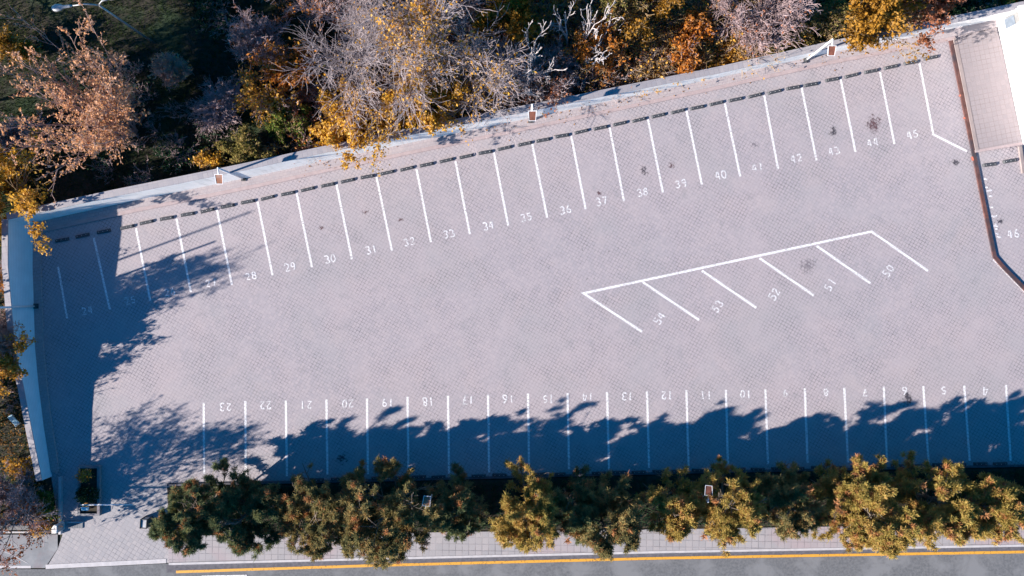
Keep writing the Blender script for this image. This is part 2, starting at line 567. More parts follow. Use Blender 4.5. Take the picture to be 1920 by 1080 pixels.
tag(bm_obj('bed_kerb', bm, M['asphalt_dark']), kind='structure')
sheet('road', [G(-300, 1066), G(86, 1067.5), G(312, 1057), G(700, 1047), G(1250, 1034), G(1920, 1022), G(2400, 1008), G(2400, 1300),
               G(-300, 1300)], -0.02, M['asphalt'])
bm = bmesh.new()
add_strip(bm, [G(312, 1066), G(700, 1055.5), G(1250, 1042), G(1920, 1030), G(2200, 1023)], -0.26, 0.24, -0.014)
tag(bm_obj('road_edge', bm, M['asphalt_dark']), kind='structure')
sheet('concrete_pad', [G(-200, 1004), G(108, 1002), G(108, 1029), G(84, 1065), G(-200, 1065)], -0.004, M['concrete'])
bm = bmesh.new()
add_strip(bm, [G(-200, 1064), G(-20, 1063.5), G(58, 1063)], -0.08, 0.08, 0.004)
add_strip(bm, [G(-10, 1026), G(22, 1040), G(52, 1056)], -0.02, 0.02, 0.0045)
tag(bm_obj('pad_edge', bm, M['kerb_grey']), kind='structure')
# stepped walkway along the foot of the boundary wall and its pink kerb
bm = bmesh.new()
add_wall(bm, WN, 0.0, -0.48, -0.03, 0.12)
tag(bm_obj('wall_footpath', bm, M['ledge']), kind='structure')
bm = bmesh.new()
add_wall(bm, WN[:-2] + [G(1786, 54.5)], -0.482, -0.70, -0.03, 0.105)
tag(bm_obj('pink_kerb', bm, M['kerb_pink']), kind='structure')
bm = bmesh.new()
add_wall(bm, WW[:-1] + [G(98, 885)], 0.0, 0.5, -0.03, 0.10)
tag(bm_obj('west_footpath', bm, M['ledge']), kind='structure')
# raised tiled terrace by the white building
slab('terrace', [G(1792, 75), G(1866, 52), G(1876, 90), G(1914, 268), G(1832, 283)], -0.03, 0.12, M['terrace'])
bm = bmesh.new()
add_wall(bm, [G(1826, 284), G(1914, 269)], -0.1, 0.06, -0.03, 0.13)
tag(bm_obj('terrace_edge', bm, M['kerb_pink']), kind='structure')
bm = bmesh.new()
add_wall(bm, [G(1911, 275), G(1918, 325)], -0.1, 0.1, -0.03, 0.12)
tag(bm_obj('side_kerb', bm, M['pink_top']), kind='structure')

# ------------------------------------------------------------------ boundary walls
w = thing('boundary_wall', 'long white rendered wall with grey coping between the top bays and the autumn trees', 'wall', (*WN[0], 0))
def unparent_loc(o, root):
    o.location = -Vector(root.location)
    return o
bm = bmesh.new()
add_wall(bm, WN, 0.0, 0.34, -0.06, WN_h)
unparent_loc(bm_obj('wall_body', bm, M['wall_stained'], w), w)
bm = bmesh.new()
add_wall(bm, WN, -0.03, 0.38, [h + 0.002 for h in WN_h], [h + 0.06 for h in WN_h])
unparent_loc(bm_obj('coping', bm, M['coping'], w), w)
w2 = thing('boundary_wall', 'pale blue shaded wall stepping down along the left edge of the lot', 'wall', (*WW[0], 0))
bm = bmesh.new()
add_wall(bm, WW, -0.30, 0.0, -0.06, WW_h)
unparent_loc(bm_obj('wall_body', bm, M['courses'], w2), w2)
bm = bmesh.new()
add_wall(bm, WW, -0.33, 0.03, [h + 0.003 for h in WW_h], [h + 0.055 for h in WW_h])
unparent_loc(bm_obj('coping', bm, M['coping'], w2), w2)

# brown kerb wall on the right
KB = [G(1780, 74), G(1800, 170), G(1823, 285), G(1843, 385), G(1863, 482), G(1880, 502), G(1925, 548), G(1990, 615)]
kw = thing('kerb_wall', 'low dark brown painted kerb wall with a bend beside bay 46', 'low wall', (*KB[0], 0))
bm = bmesh.new()
add_wall(bm, KB, -0.08, 0.14, -0.03, 0.10)
unparent_loc(bm_obj('wall_body', bm, M['brown_paint'], kw), kw)
bm = bmesh.new()
add_wall(bm, [G(1789, 73), G(1808.5, 168), G(1831, 283)], -0.14, 0.07, -0.03, 0.14)
unparent_loc(bm_obj('coping', bm, M['pink_top'], kw), kw)
for (px, py) in ((1821.5, 298), (1806, 222), (1798, 180)):
    bm = bmesh.new()
    x, y = G(px, py)
    big = 0.12 if py > 250 else 0.05
    add_strip(bm, [(x - big * 0.3, y + big), (x, y), (x + big * 0.25, y - big)], -0.07, 0.07, 0.104)
    unparent_loc(bm_obj('red_patch', bm, M['red_chip'], kw), kw)

# ------------------------------------------------------------------ white building
b0 = thing('white_building', 'white rendered building at the right edge with a louvred side bay', 'building', (*G(1872, 67), 0))
A, B = Vector(G(1873, 67)), Vector(G(1916, 271))
ax = (B - A).normalized()
out = Vector((-ax.y, ax.x))            # towards the right (away from the lot)
if out.x < 0:
    out = -out
def bpt(s, d):
    p = A + ax * s + out * d
    return (p.x, p.y)
LEN = (B - A).length
bm = bmesh.new()
add_prism(bm, [bpt(0, 0), bpt(LEN, 0), bpt(LEN, 11), bpt(0, 11)], -0.05, 4.2)
unparent_loc(bm_obj('wall', bm, M['render_white'], b0), b0)
bm = bmesh.new()
add_prism(bm, [bpt(-0.1, -0.06), bpt(LEN + 0.1, -0.06), bpt(LEN + 0.1, 11.1), bpt(-0.1, 11.1)], 4.202, 4.4)
unparent_loc(bm_obj('roof', bm, M['roof_grey'], b0), b0)
# side bay: posts, beam and a recessed louvre
bm = bmesh.new()
add_prism(bm, [bpt(-1.0, 0.28), bpt(-0.003, 0.28), bpt(-0.003, 9), bpt(-1.0, 9)], -0.05, 2.05)
unparent_loc(bm_obj('side_bay', bm, M['bay_grey'], b0), b0)
bm = bmesh.new()
for (s0, s1, z0, z1) in ((-1.0, -0.86, 0, 2.03), (-0.16, -0.004, 0, 2.03), (-0.858, -0.162, 0, 0.42)):
    add_prism(bm, [bpt(s0, 0.0), bpt(s1, 0.0), bpt(s1, 0.277), bpt(s0, 0.277)], z0 - 0.04, z1)
unparent_loc(bm_obj('bay_frame', bm, M['render_white'], b0), b0)
bm = bmesh.new()
add_prism(bm, [bpt(-1.06, -0.05), bpt(-0.006, -0.05), bpt(-0.006, 0.6), bpt(-1.06, 0.6)], 2.052, 2.22)
unparent_loc(bm_obj('bay_roof', bm, M['render_white'], b0), b0)
bm = bmesh.new()
for i in range(10):
    z = 0.50 + i * 0.075
    a, b2, c, d = bpt(-0.80, 0.16), bpt(-0.22, 0.16), bpt(-0.22, 0.25), bpt(-0.80, 0.25)
    lo = [bm.verts.new((*p, z + dz)) for p, dz in ((a, 0.0), (b2, 0.0), (c, 0.05), (d, 0.05))]
    hi = [bm.verts.new((v.co.x, v.co.y, v.co.z + 0.012)) for v in lo]
    bm.faces.new(hi); bm.faces.new(lo[::-1])
    for j in range(4):
        bm.faces.new((lo[j], lo[(j + 1) % 4], hi[(j + 1) % 4], hi[j]))
unparent_loc(bm_obj('louvre', bm, M['louvre'], b0), b0)

# ------------------------------------------------------------------ painted markings
ZP = 0.006
def stripe(name, pts, width, mat, label, cat, group=None, z=ZP):
    bm = bmesh.new()
    # subdivide and waver a little, as brush and roller do
    rng = random.Random(int(abs(pts[0][0] * 977 + pts[0][1] * 131)))
    P_ = []
    for a, b in zip(pts, pts[1:]):
        a, b = Vector(a), Vector(b)
        n = max(2, int((b - a).length / 0.5))
        for i in range(n):
            P_.append(tuple(a.lerp(b, i / n)))
    P_.append(tuple(pts[-1]))
    wl = [width * (0.5 + rng.uniform(-0.035, 0.035)) for _ in P_]
    wr = [width * (0.5 + rng.uniform(-0.035, 0.035)) for _ in P_]
    u, v = offset_poly(P_, 1.0), offset_poly(P_, -1.0)
    va, vb = [], []
    for i, p in enumerate(P_):
        p = Vector(p)
        va.append(bm.verts.new((*(p + (Vector(u[i]) - p) * wl[i]), z)))
        vb.append(bm.verts.new((*(p + (Vector(v[i]) - p) * wr[i]), z)))
    for i in range(len(P_) - 1):
        bm.faces.new((va[i], vb[i], vb[i + 1], va[i + 1]))
    o = bm_obj(name, bm, mat)
    return tag(o, label, cat, group)


TOP = [((109, 500), (126, 597)), ((176, 446), (206, 580)), ((255, 428), (282, 564)), ((331, 410), (358, 548)),
       ((407, 394), (435, 534)), ((483, 378), (511, 516)), ((556, 361), (585, 501)), ((631, 346), (660, 486)),
       ((706, 332), (735, 470)), ((781, 317), (808, 454)), ((854, 302), (881, 439)), ((926, 286), (953, 423)),
       ((998, 270), (1026, 408)), ((1071, 255), (1098, 392)), ((1143, 239), (1170, 377)), ((1215, 224), (1243, 361)),
       ((1287, 207), (1316, 346)), ((1359, 194), (1388, 331)), ((1433, 179), (1459, 317)), ((1503, 164), (1531, 301)),
       ((1576, 148), (1604, 285)), ((1650, 135), (1677, 270)), ((1724, 119), (1750, 252))]
for i, (a, b) in enumerate(TOP):
    if i == 0:
        lab = 'short white painted line in deep shade left of the number 24'
    elif i == len(TOP) - 1:
        lab = 'white painted line with a bent tail right of the number 45'
    else:
        lab = 'white painted bay line between the numbers %d and %d' % (23 + i, 24 + i)
    pts = [G(*a), G(*b)]
    if i == len(TOP) - 1:
        pts.append(G(1813, 284))
    stripe('bay_line', pts, 0.132 if i else 0.12, M['white_paint'], lab, 'painted line', 'bay lines of the slanted upper row')
BOT = [((382, 755), (383, 888)), ((460, 752), (461, 893)), ((536, 751), (538, 893)), ((612, 749), (614, 890)), ((688, 747), (690, 889)),
       ((764, 744), (766, 888)), ((840, 742), (842, 888)), ((915, 740), (917, 886)), ((990, 738), (992, 882)), ((1064, 737), (1067, 880)),
       ((1138, 735), (1142, 880)), ((1213, 734), (1217, 877)), ((1287, 732), (1291, 875)), ((1361, 731), (1365, 873)),
       ((1435, 730), (1440, 870)), ((1509, 728), (1514, 868)), ((1583, 727), (1590, 867)), ((1657, 725), (1663, 866)),
       ((1731, 724), (1741, 866)), ((1808, 723), (1818, 864)), ((1886, 722), (1895, 864))]
for i, (a, b) in enumerate(BOT):
    if i == 0:
        lab = 'white painted line left of the upside-down number 23'
    elif i == len(BOT) - 1:
        lab = 'white painted line right of the upside-down number 4'
    else:
        lab = 'white painted bay line between the upside-down numbers %d and %d' % (24 - i, 23 - i)
    stripe('bay_line', [G(*a), G(*b)], 0.135, M['white_paint'], lab, 'painted line', 'bay lines of the lower row')
stripe('bay_outline', [G(1204, 622), G(1094, 550), G(1634, 434), G(1740, 508)], 0.145, M['white_paint'],
       'long white painted outline around the slanted middle bays 50 to 54', 'painted line')
for k, (a, b) in enumerate((((1205, 529), (1311, 600)), ((1316, 507.5), (1418, 577)), ((1424, 484), (1526, 554)), ((1531, 461), (1632, 531)))):
    stripe('bay_line', [G(*a), G(*b)], 0.15, M['white_paint'],
           'short slanted white line between the middle numbers %d and %d' % (54 - k, 53 - k), 'painted line', 'slanted lines of the middle bays', ZP - 0.0015)
# chipped white line on the far side of the brown kerb wall
bm = bmesh.new()
rng = random.Random(5)
add_strip(bm, [G(1835, 320), G(1848, 385), G(1866, 472)], -0.12, 0.02, 0.008)
for i in range(14):
    t = rng.random()
    x, y = G(1842 + 25 * t + rng.uniform(1, 5), 335 + 115 * t)
    add_strip(bm, [(x, y), (x + rng.uniform(0.1, 0.3), y + rng.uniform(-0.08, 0.08))], -0.05, 0.05, 0.0085 + i * 0.0004)
tag(bm_obj('edge_line', bm, M['number_paint']), 'flaking white line beside the brown kerb wall', 'painted line')
stripe('edge_line', [G(1862, 487), G(1890, 516), G(1930, 556)], 0.1, M['number_paint'], 'thin white line below the bend of the brown kerb wall', 'painted line')
stripe('road_line', [G(330, 1072.5), G(700, 1060.5), G(1250, 1046.5), G(1920, 1035), G(2200, 1029)], 0.165, M['yellow_paint'],
       'long orange yellow line painted along the road edge', 'painted line', z=-0.008)
stripe('road_marking', [G(378, 1084), G(463, 1082.5)], 0.3, M['white_paint'], 'white painted bar on the road below the yellow line', 'painted line', z=-0.008)

# hand brushed numbers
def arc(cx, cy, rx, ry, a0, a1, n=9):
    return [(cx + rx * math.cos(math.radians(a0 + (a1 - a0) * i / n)), cy + ry * math.sin(math.radians(a0 + (a1 - a0) * i / n))) for i in range(n + 1)]
DIG = {
    '0': [arc(.3, .5, .24, .44, 90, 440, 16)],
    '1': [[(.28, .86), (.35, .95)], [(.36, .98), (.36, .04)]],
    '2': [arc(.3, .7, .22, .25, 165, -35, 9) + [(.1, .08), (.56, .08)]],
    '3': [arc(.28, .73, .22, .22, 150, -85, 9), arc(.28, .28, .25, .24, 85, -150, 9)],
    '4': [[(.3, .98), (.06, .36), (.58, .36)], [(.44, .98), (.44, .02)]],
    '5': [[(.52, .93), (.16, .93), (.13, .56)] + arc(.29, .32, .24, .26, 120, -150, 9)],
    '6': [[(.46, .96), (.22, .7), (.09, .42)] + arc(.3, .28, .22, .23, 160, -190, 12)],
    '7': [[(.08, .93), (.54, .93), (.24, .03)], [(.18, .5), (.5, .5)]],
    '8': [arc(.3, .74, .19, .2, 80, 435, 12), arc(.3, .28, .24, .25, 95, 450, 12)],
    '9': [arc(.3, .7, .21, .24, 10, 365, 12), [(.53, .68), (.47, .3), (.3, .03)]],
}
def number(txt, px, py, ang, label, group, h=0.50):
    rng = random.Random(int(txt) * 7 + int(px))
    bm = bmesh.new()
    c = Vector(G(px, py))
    z = ZP
    wd = 0.64 * h
    for k, ch in enumerate(txt):
        x0 = (k - len(txt) / 2) * (wd + 0.07)
        sl = rng.uniform(-.08, .08)
        sc = rng.uniform(0.9, 1.08)
        for st in DIG[ch]:
            z += 0.002
            pts = []
            for (u, v) in st:
                lx = x0 + (u + sl * (v - .5) + rng.uniform(-.035, .035)) * h * sc
                ly = (v - .5 + rng.uniform(-.035, .035)) * h * sc
                pts.append((c.x + lx * math.cos(ang) - ly * math.sin(ang), c.y + lx * math.sin(ang) + ly * math.cos(ang)))
            a, b = offset_poly(pts, 1), offset_poly(pts, -1)
            va, vb = [], []
            for i, p in enumerate(pts):
                p = Vector(p)
                q = rng.uniform(0.026, 0.048)
                va.append(bm.verts.new((*(p + (Vector(a[i]) - p).normalized() * q), z)))
                vb.append(bm.verts.new((*(p + (Vector(b[i]) - p).normalized() * q), z)))
            for i in range(len(pts) - 1):
                bm.faces.new((va[i], vb[i], vb[i + 1], va[i + 1]))
    return tag(bm_obj('bay_number', bm, M['number_paint']), label, 'painted number', group)


T_NUM = [(165, 582), (245, 563), (320, 547), (397, 530), (472, 517), (545, 500), (620, 485), (697, 468), (769, 453), (843, 438), (917, 423),
         (988, 407), (1061, 393), (1129, 377), (1206, 360), (1278, 344), (1352, 328), (1421, 314), (1494, 297), (1565, 283), (1637, 267),
         (1712, 252)]
for i, (x, y) in enumerate(T_NUM):
    number(str(24 + i), x, y, math.radians(12), 'white number %d brushed on the pavers of the upper row' % (24 + i), 'bay numbers of the upper row')
B_NUM = [(422, 763), (497, 760), (573, 759), (651, 757), (726, 755), (802, 753), (877, 750), (952, 748), (1027, 748), (1101, 744), (1175, 743),
         (1250, 741), (1323, 741), (1397, 739), (1471, 737), (1547, 736), (1621, 736), (1695, 733), (1768, 732), (1846, 733)]
for i, (x, y) in enumerate(B_NUM):
    number(str(23 - i), x, y, math.radians(181), 'white number %d painted upside down in the lower row' % (23 - i), 'bay numbers of the lower row', 0.52)
for i, (x, y) in enumerate([(1237, 596), (1346, 573), (1452, 551), (1557, 533), (1666, 507)]):
    number(str(54 - i), x, y, math.radians(56), 'white number %d painted at a slant in the middle bays' % (54 - i), 'bay numbers of the middle bays', 0.54)
number('46', 1901, 438, math.radians(10), 'white number 46 painted right of the brown kerb wall', 'bay numbers of the upper row')

# stains on the pavers
for (x, y, rx, ry, mt, lab) in (
        (1637, 232, 0.62, 0.75, 'stain_red', 'large dark oil stain above the number 44'),
        (1563, 247, 0.36, 0.5, 'stain', 'small dark crossed stain above the number 43'),
        (1207, 320, 0.42, 0.45, 'stain', 'dark branching stain above the number 38'),
        (1259, 310, 0.3, 0.3, 'stain_red', 'small reddish stain above the number 39'),
        (1702, 748, 0.42, 0.65, 'stain', 'dark smudge beside the upside-down number 6'),
        (1515, 498, 0.85, 0.8, 'stain_pale', 'speckled stain in the middle bay of the number 51'),
        (1792, 305, 0.5, 0.35, 'stain', 'stain trail left of the brown kerb wall'),
        (1416, 272, 0.45, 0.35, 'stain_pale', 'faint grey smudge above the number 41'),
        (685, 398, 0.3, 0.2, 'stain_red', 'small brown spot above the number 31'),
        (603, 427, 0.3, 0.2, 'stain_red', 'small brown spot above the number 30'),
        (1876, 414, 0.3, 0.3, 'stain', 'small dark stain left of the number 46'),
        (1124, 362, 0.25, 0.25, 'stain_red', 'small reddish spot above the number 37'),
        (750, 412, 0.25, 0.2, 'stain_red', 'tiny brown spot above the number 32'),
        (1900, 278, 0.5, 0.35, 'stain_pale', 'faint stain by the corner of the tiled terrace'),
        (640, 860, 0.6, 0.5, 'stain', 'dark blotch in the shade right of the line between 20 and 21')):
    bm = bmesh.new()
    bm.faces.new([bm.verts.new((1.0 * math.cos(t), 1.0 * math.sin(t), 0)) for t in (2 * PI * k / 24 for k in range(24))])
    o = bm_obj('oil_stain', bm, M[mt])
    o.location = (*G(x, y), 0.004)
    o.scale = (rx, ry, 1)
    tag(o, lab, 'stain', 'stains on the pavers')

# ------------------------------------------------------------------ wheel stops
def make_stop():
    r = thing('wheel_stop', 'x', 'wheel stop')
    bm = bmesh.new()
    hl, hw, zt = 0.44, 0.10, 0.12
    prof = [(-hl, 0.03), (-hl + 0.07, zt), (hl - 0.07, zt), (hl, 0.03)]
    rows = []
    for (x, z) in prof:
        k = 0.72 if z > 0.05 else 1.0
        rows.append([bm.verts.new((x, -hw, 0.0)), bm.verts.new((x, -hw * k, z)), bm.verts.new((x, hw * k, z)), bm.verts.new((x, hw, 0.0))])
    for a, b in zip(rows, rows[1:]):
        for j in range(3):
            bm.faces.new((a[j], a[j + 1], b[j + 1], b[j]))
    bm.faces.new(rows[0]); bm.faces.new(rows[-1][::-1])
    bm_obj('rubber_block', bm, M['rubber'], r, bevel=0.008)
    for x in (-0.28, 0.0, 0.28):
        bm = bmesh.new()
        bmesh.ops.create_cone(bm, cap_ends=True, segments=8, radius1=0.02, radius2=0.018, depth=0.012,
                              matrix=Matrix.Translation((x, 0.0, zt + 0.006)))
        bm_obj('bolt_cap', bm, M['cap'], r)
    return r


stop = make_stop()
note_children(stop)
used = [False]
def place_stop(px, py, rz, label, group):
    o = stop if not used[0] else copy_tree(stop)
    used[0] = True
    o.location = (*G(px, py), 0.003)
    o.rotation_euler = (0, 0, rz)
    tag(o, label, 'wheel stop', group)


TS = [(117, 450), (155, 442), (195, 434), (239, 426), (275, 417), (313, 409.5), (352, 402), (389, 395), (427, 386.5), (465, 378.5), (502, 371),
      (540, 363), (577, 355), (615, 347), (652, 339), (689, 331.5), (726, 324), (763, 316.5), (800, 309), (837, 301), (874, 293.5), (910, 286),
      (946, 278), (984, 270), (1018, 263), (1054, 255), (1090, 247), (1126, 240), (1162, 232), (1198, 225), (1234, 217), (1271, 209), (1307, 202),
      (1343, 194), (1379, 187), (1415, 179.5), (1452, 172.5), (1487, 165), (1520, 159), (1560, 149.5), (1596, 142), (1633, 134), (1670, 126),
      (1707, 118), (1745, 108.5)]
rs = random.Random(3)
for i, (x, y) in enumerate(TS):
    n = 24 + i // 2
    if n <= 45:
        lab = '%s black rubber wheel stop at the head of bay %d' % (('left', 'right')[i % 2], n)
    else:
        lab = 'single black wheel stop in the corner right of bay 45'
    place_stop(x, y, math.radians(11.5 + rs.uniform(-2.5, 2.5)), lab, 'wheel stops of the upper row')
place_stop(1855, 309, math.radians(7), 'left black wheel stop of bay 46 beyond the brown kerb wall', 'wheel stops of bay 46')
place_stop(1893, 302, math.radians(9), 'right black wheel stop of bay 46 beyond the brown kerb wall', 'wheel stops of bay 46')
for i in range(2, 20):
    xa, xb = BOT[i][1][0], BOT[i + 1][1][0]
    y0 = 899.5 - (xa - 540) * 0.0235
    for s, f in (('left', 0.26), ('right', 0.74)):
        place_stop(xa + (xb - xa) * f, y0, math.radians(rs.uniform(-1, 3)),
                   '%s shaded wheel stop under the pines in bay %d' % (s, 23 - i), 'wheel stops of the lower row')

# ------------------------------------------------------------------ floodlight poles
def floodlight(px, py, z0, top, label, panel='rust', drop=0.0, lot=(0, -1), base_name=True):
    x, y = G(px, py, z0)
    r = thing('floodlight_pole', label, 'floodlight', (x, y, z0), 0, 'white floodlight poles around the lot')
    h = top - z0
    bm = bmesh.new()
    add_tube(bm, [(0, 0, 0), (0, 0, h)], [0.062, 0.055], 12)
    bm_obj('pole', bm, M['pole_white'], r, True)
    bm = bmesh.new()
    add_box(bm, -0.15, 0.15, -0.15, 0.15, 0.0, 0.05)
    bmesh.ops.create_cone(bm, cap_ends=True, segments=10, radius1=0.11, radius2=0.075, depth=0.2, matrix=Matrix.Translation((0, 0, 0.15)))
    bm_obj('base_plate', bm, M['steel_dark'], r)
    d = Vector((lot[0], lot[1], 0)).normalized()
    zt = h - drop - 0.06
    bm = bmesh.new()
    add_tube(bm, [(0, 0, zt), tuple(d * 0.15 + Vector((0, 0, zt + 0.02))), tuple(d * 0.36 + Vector((0, 0, zt - 0.05)))], [0.04, 0.04, 0.04], 8)
    bm_obj('bracket', bm, M['pole_white'], r, True)
    ang = math.atan2(d.y, d.x) - PI / 2
    mt = Matrix.Translation((d.x * 0.60, d.y * 0.60, zt - 0.12)) @ Matrix.Rotation(ang, 4, 'Z') @ Matrix.Rotation(math.radians(-16), 4, 'X')
    bm = bmesh.new()
    # housing: a shallow tray with raised white rim and tapered underside
    w_, l_ = 0.235, 0.285
    t0 = [(-w_, -l_), (w_, -l_), (w_ * 0.86, l_), (-w_ * 0.86, l_)]
    lo = [bm.verts.new(mt @ Vector((a * 0.8, b * 0.8, -0.14))) for a, b in t0]
    hi = [bm.verts.new(mt @ Vector((a, b, 0.03))) for a, b in t0]
    inn = [bm.verts.new(mt @ Vector((a * 0.87, b * 0.90, 0.03))) for a, b in t0]
    pit = [bm.verts.new(mt @ Vector((a * 0.87, b * 0.90, 0.0))) for a, b in t0]
    bm.faces.new(lo[::-1]); bm.faces.new(pit)
    for j in range(4):
        k = (j + 1) % 4
        bm.faces.new((lo[j], lo[k], hi[k], hi[j]))
        bm.faces.new((hi[j], hi[k], inn[k], inn[j]))
        bm.faces.new((inn[j], inn[k], pit[k], pit[j]))
    ho = bm_obj('lamp_housing', bm, M['pole_white'], r)
    bm = bmesh.new()
    q = [bm.verts.new(mt @ Vector((a * 0.86, b * 0.89, 0.012))) for a, b in t0]
    q2 = [bm.verts.new(mt @ Vector((a * 0.86, b * 0.89, 0.002))) for a, b in t0]
    bm.faces.new(q); bm.faces.new(q2[::-1])
    for j in range(4):
        k = (j + 1) % 4
        bm.faces.new((q2[j], q2[k], q[k], q[j]))
    bm_obj('back_panel', bm, M[panel], ho)
    return r


floodlight(457, 335, 0.12, 4.15, 'white floodlight pole with orange rusty panel above the number 29 bay')
floodlight(995, 226, 0.12, 4.1, 'white floodlight pole with dark brown panel near the bare tangled trees', 'rust_dark')
floodlight(1511, 113, 0.12, 4.0, 'white floodlight pole with brown panel leaning past the green shrubs at upper right', 'rust_dark')
floodlight(68, 574, 0.10, 4.9, 'white floodlight pole by the shaded left wall', 'rust_dark', 0.95, (-0.7, -0.5))
floodlight(812, 923, 0.05, 4.2, 'floodlight pole with blue white rim between the pines left of centre', 'rust', 0, (0.1, 1))
floodlight(1295, 905, 0.05, 4.2, 'floodlight pole with pale blue head among the pines right of centre', 'rust_dark', 0, (0.1, 1))

# street lamp in the shaded grass
x, y = G(288, 80)
sl = thing('street_lamp', 'tall thin street lamp with two curved arms over the dark grass', 'street lamp', (x, y, -0.05))
def rel(px, py, z):
    a, b = G(px, py, z)
    return (a - x, b - y, z + 0.05)
zt = 6.1
bm = bmesh.new()
add_tube(bm, [(0, 0, 0), (0, 0, zt)], [0.075, 0.05], 10)
bm_obj('pole', bm, M['grey_metal'], sl, True)
top = rel(188, 14, zt)
for tip, hd in ((rel(134, 11, zt + 0.35), rel(112, 13, zt + 0.4)), (rel(207, -2, zt + 0.35), rel(228, -8, zt + 0.4))):
    bm = bmesh.new()
    a = Vector((0, 0, zt)); b = Vector(tip)
    mid = a.lerp(b, 0.45) + Vector((0, 0, 0.22))
    mid2 = a.lerp(b, 0.15) + Vector((0, 0, 0.12))
    add_tube(bm, [a, mid2, mid, b], [0.045, 0.042, 0.04, 0.035], 8)
    bm_obj('arm', bm, M['grey_metal'], sl, True)
    d = (Vector(hd) - b); d.z = 0; d.normalize()
    ang = math.atan2(d.y, d.x)
    mt = Matrix.Translation(b) @ Matrix.Rotation(ang, 4, 'Z')
    bm = bmesh.new()
    prof = [(-0.05, 0.05, 0.05), (0.12, 0.09, 0.06), (0.45, 0.10, 0.07), (0.60, 0.19, 0.09), (0.85, 0.22, 0.10), (1.02, 0.15, 0.07), (1.08, 0.05, 0.03)]
    rings = [[bm.verts.new(mt @ Vector((px_, hw * math.cos(t), hh * math.sin(t)))) for t in (2 * PI * k / 10 for k in range(10))] for px_, hw, hh in prof]
    for r0, r1 in zip(rings, rings[1:]):
        for j in range(10):
            bm.faces.new((r0[j], r0[(j + 1) % 10], r1[(j + 1) % 10], r1[j]))
    bm.faces.new(rings[0][::-1]); bm.faces.new(rings[-1])
    bm_obj('lamp_head', bm, M['grey_metal'], sl, True)
# thin pole outside the left wall, its shadow lies on the upper left bays
x, y = G(-120, 612)
tp = thing('utility_pole', 'thin grey utility pole standing outside the left wall', 'pole', (x, y, -0.05))
bm = bmesh.new()
add_tube(bm, [(0, 0, 0), (0, 0, 8.6)], [0.08, 0.05], 10)
bm_obj('pole', bm, M['grey_metal'], tp, True)
bm = bmesh.new()
bmesh.ops.create_cone(bm, cap_ends=True, segments=10, radius1=0.075, radius2=0.02, depth=0.2, matrix=Matrix.Translation((0, 0, 8.7)))
bm_obj('cap', bm, M['grey_metal'], tp)

# ------------------------------------------------------------------ driveway furniture
pl = thing('planter', 'narrow sunken planter island with grey rims beside the driveway barrier', 'planter', (*G(170, 918), 0))
bm = bmesh.new()
pts = [G(150, 872), G(191, 872), G(191, 965), G(150, 965)]
x0, y0 = pts[3]; x1, y1 = pts[1]
cx, cy = G(170, 918)
for (a0, a1, b0_, b1_) in ((x0, x0 + 0.14, y0, y1), (x1 - 0.16, x1, y0, y1), (x0 + 0.141, x1 - 0.161, y1 - 0.14, y1), (x0 + 0.141, x1 - 0.161, y0, y0 + 0.14)):
    add_box(bm, a0 - cx, a1 - cx, b0_ - cy, b1_ - cy, -0.04, 0.26)
bm_obj('rim', bm, M['concrete'], pl)
bm = bmesh.new()
add_box(bm, x0 + 0.142 - cx, x1 - 0.162 - cx, y0 + 0.142 - cy, y1 - 0.142 - cy, -0.03, 0.12)
bm_obj('soil', bm, M['bed'], pl)

lw = thing('low_wall', 'low pale concrete kerb wall left of the driveway', 'low wall', (*G(115, 950), 0))
bm = bmesh.new()
c0 = Vector(G(115, 950))
pp = [tuple(Vector(G(115.5, 893)) - c0), tuple(Vector(G(115.5, 1000)) - c0)]
add_wall(bm, pp, -0.075, 0.075, -0.05, 0.22)
bm_obj('wall_body', bm, M['kerb_grey'], lw, bevel=0.01)

bx, by = G(160, 946, 0.9)
bg = thing('barrier_gate', 'barrier gate with orange cap and raised white boom across the driveway', 'barrier gate', (bx, by, 0.0))
bm = bmesh.new()
add_box(bm, -0.15, 0.15, -0.15, 0.15, 0.0, 0.88)
bm_obj('cabinet', bm, M['steel_dark'], bg, bevel=0.015)
bm = bmesh.new()
add_box(bm, -0.16, 0.16, -0.12, 0.12, 0.883, 0.96)
bm_obj('cap', bm, M['orange_plastic'], bg, bevel=0.012)
bm = bmesh.new()
add_tube(bm, [(-0.3, 0.0, 0.82), (2.95, 0.02, 0.84)], [0.045, 0.036], 8)
bo = bm_obj('boom', bm, M['pole_white'], bg, True)
bo.location = (0, 0, 0.14)
tx, ty = G(158, 954, 0.8)
tb = thing('ticket_box', 'pale blue ticket box beside the orange barrier cap', 'ticket machine', (tx, ty, 0))
bm = bmesh.new()
add_tube(bm, [(0, 0, 0), (0, 0, 0.62)], [0.05, 0.05], 8)
bm_obj('post', bm, M['steel_dark'], tb, True)
bm = bmesh.new()
vs = add_box(bm, -0.2, 0.2, -0.13, 0.13, 0.62, 0.86)
for v in vs[4:]:
    if v.co.y < 0:
        v.co.z -= 0.1
bm_obj('box', bm, M['blue_plastic'], tb, bevel=0.02)

rp = thing('kerb_ramp', 'grey ribbed wheel ramp lying by the low driveway wall', 'ramp', (*G(143, 985), 0.007))
bm = bmesh.new()
for i in range(9):
    add_box(bm, -0.5 + i * 0.104, -0.5 + i * 0.104 + 0.09, -0.17, 0.17, 0.0, 0.05)
bm_obj('ribs', bm, M['concrete'], rp)
bm = bmesh.new()
add_box(bm, -0.52, 0.46, 0.171, 0.25, 0.0, 0.09)
bm_obj('lip', bm, M['kerb_grey'], rp)

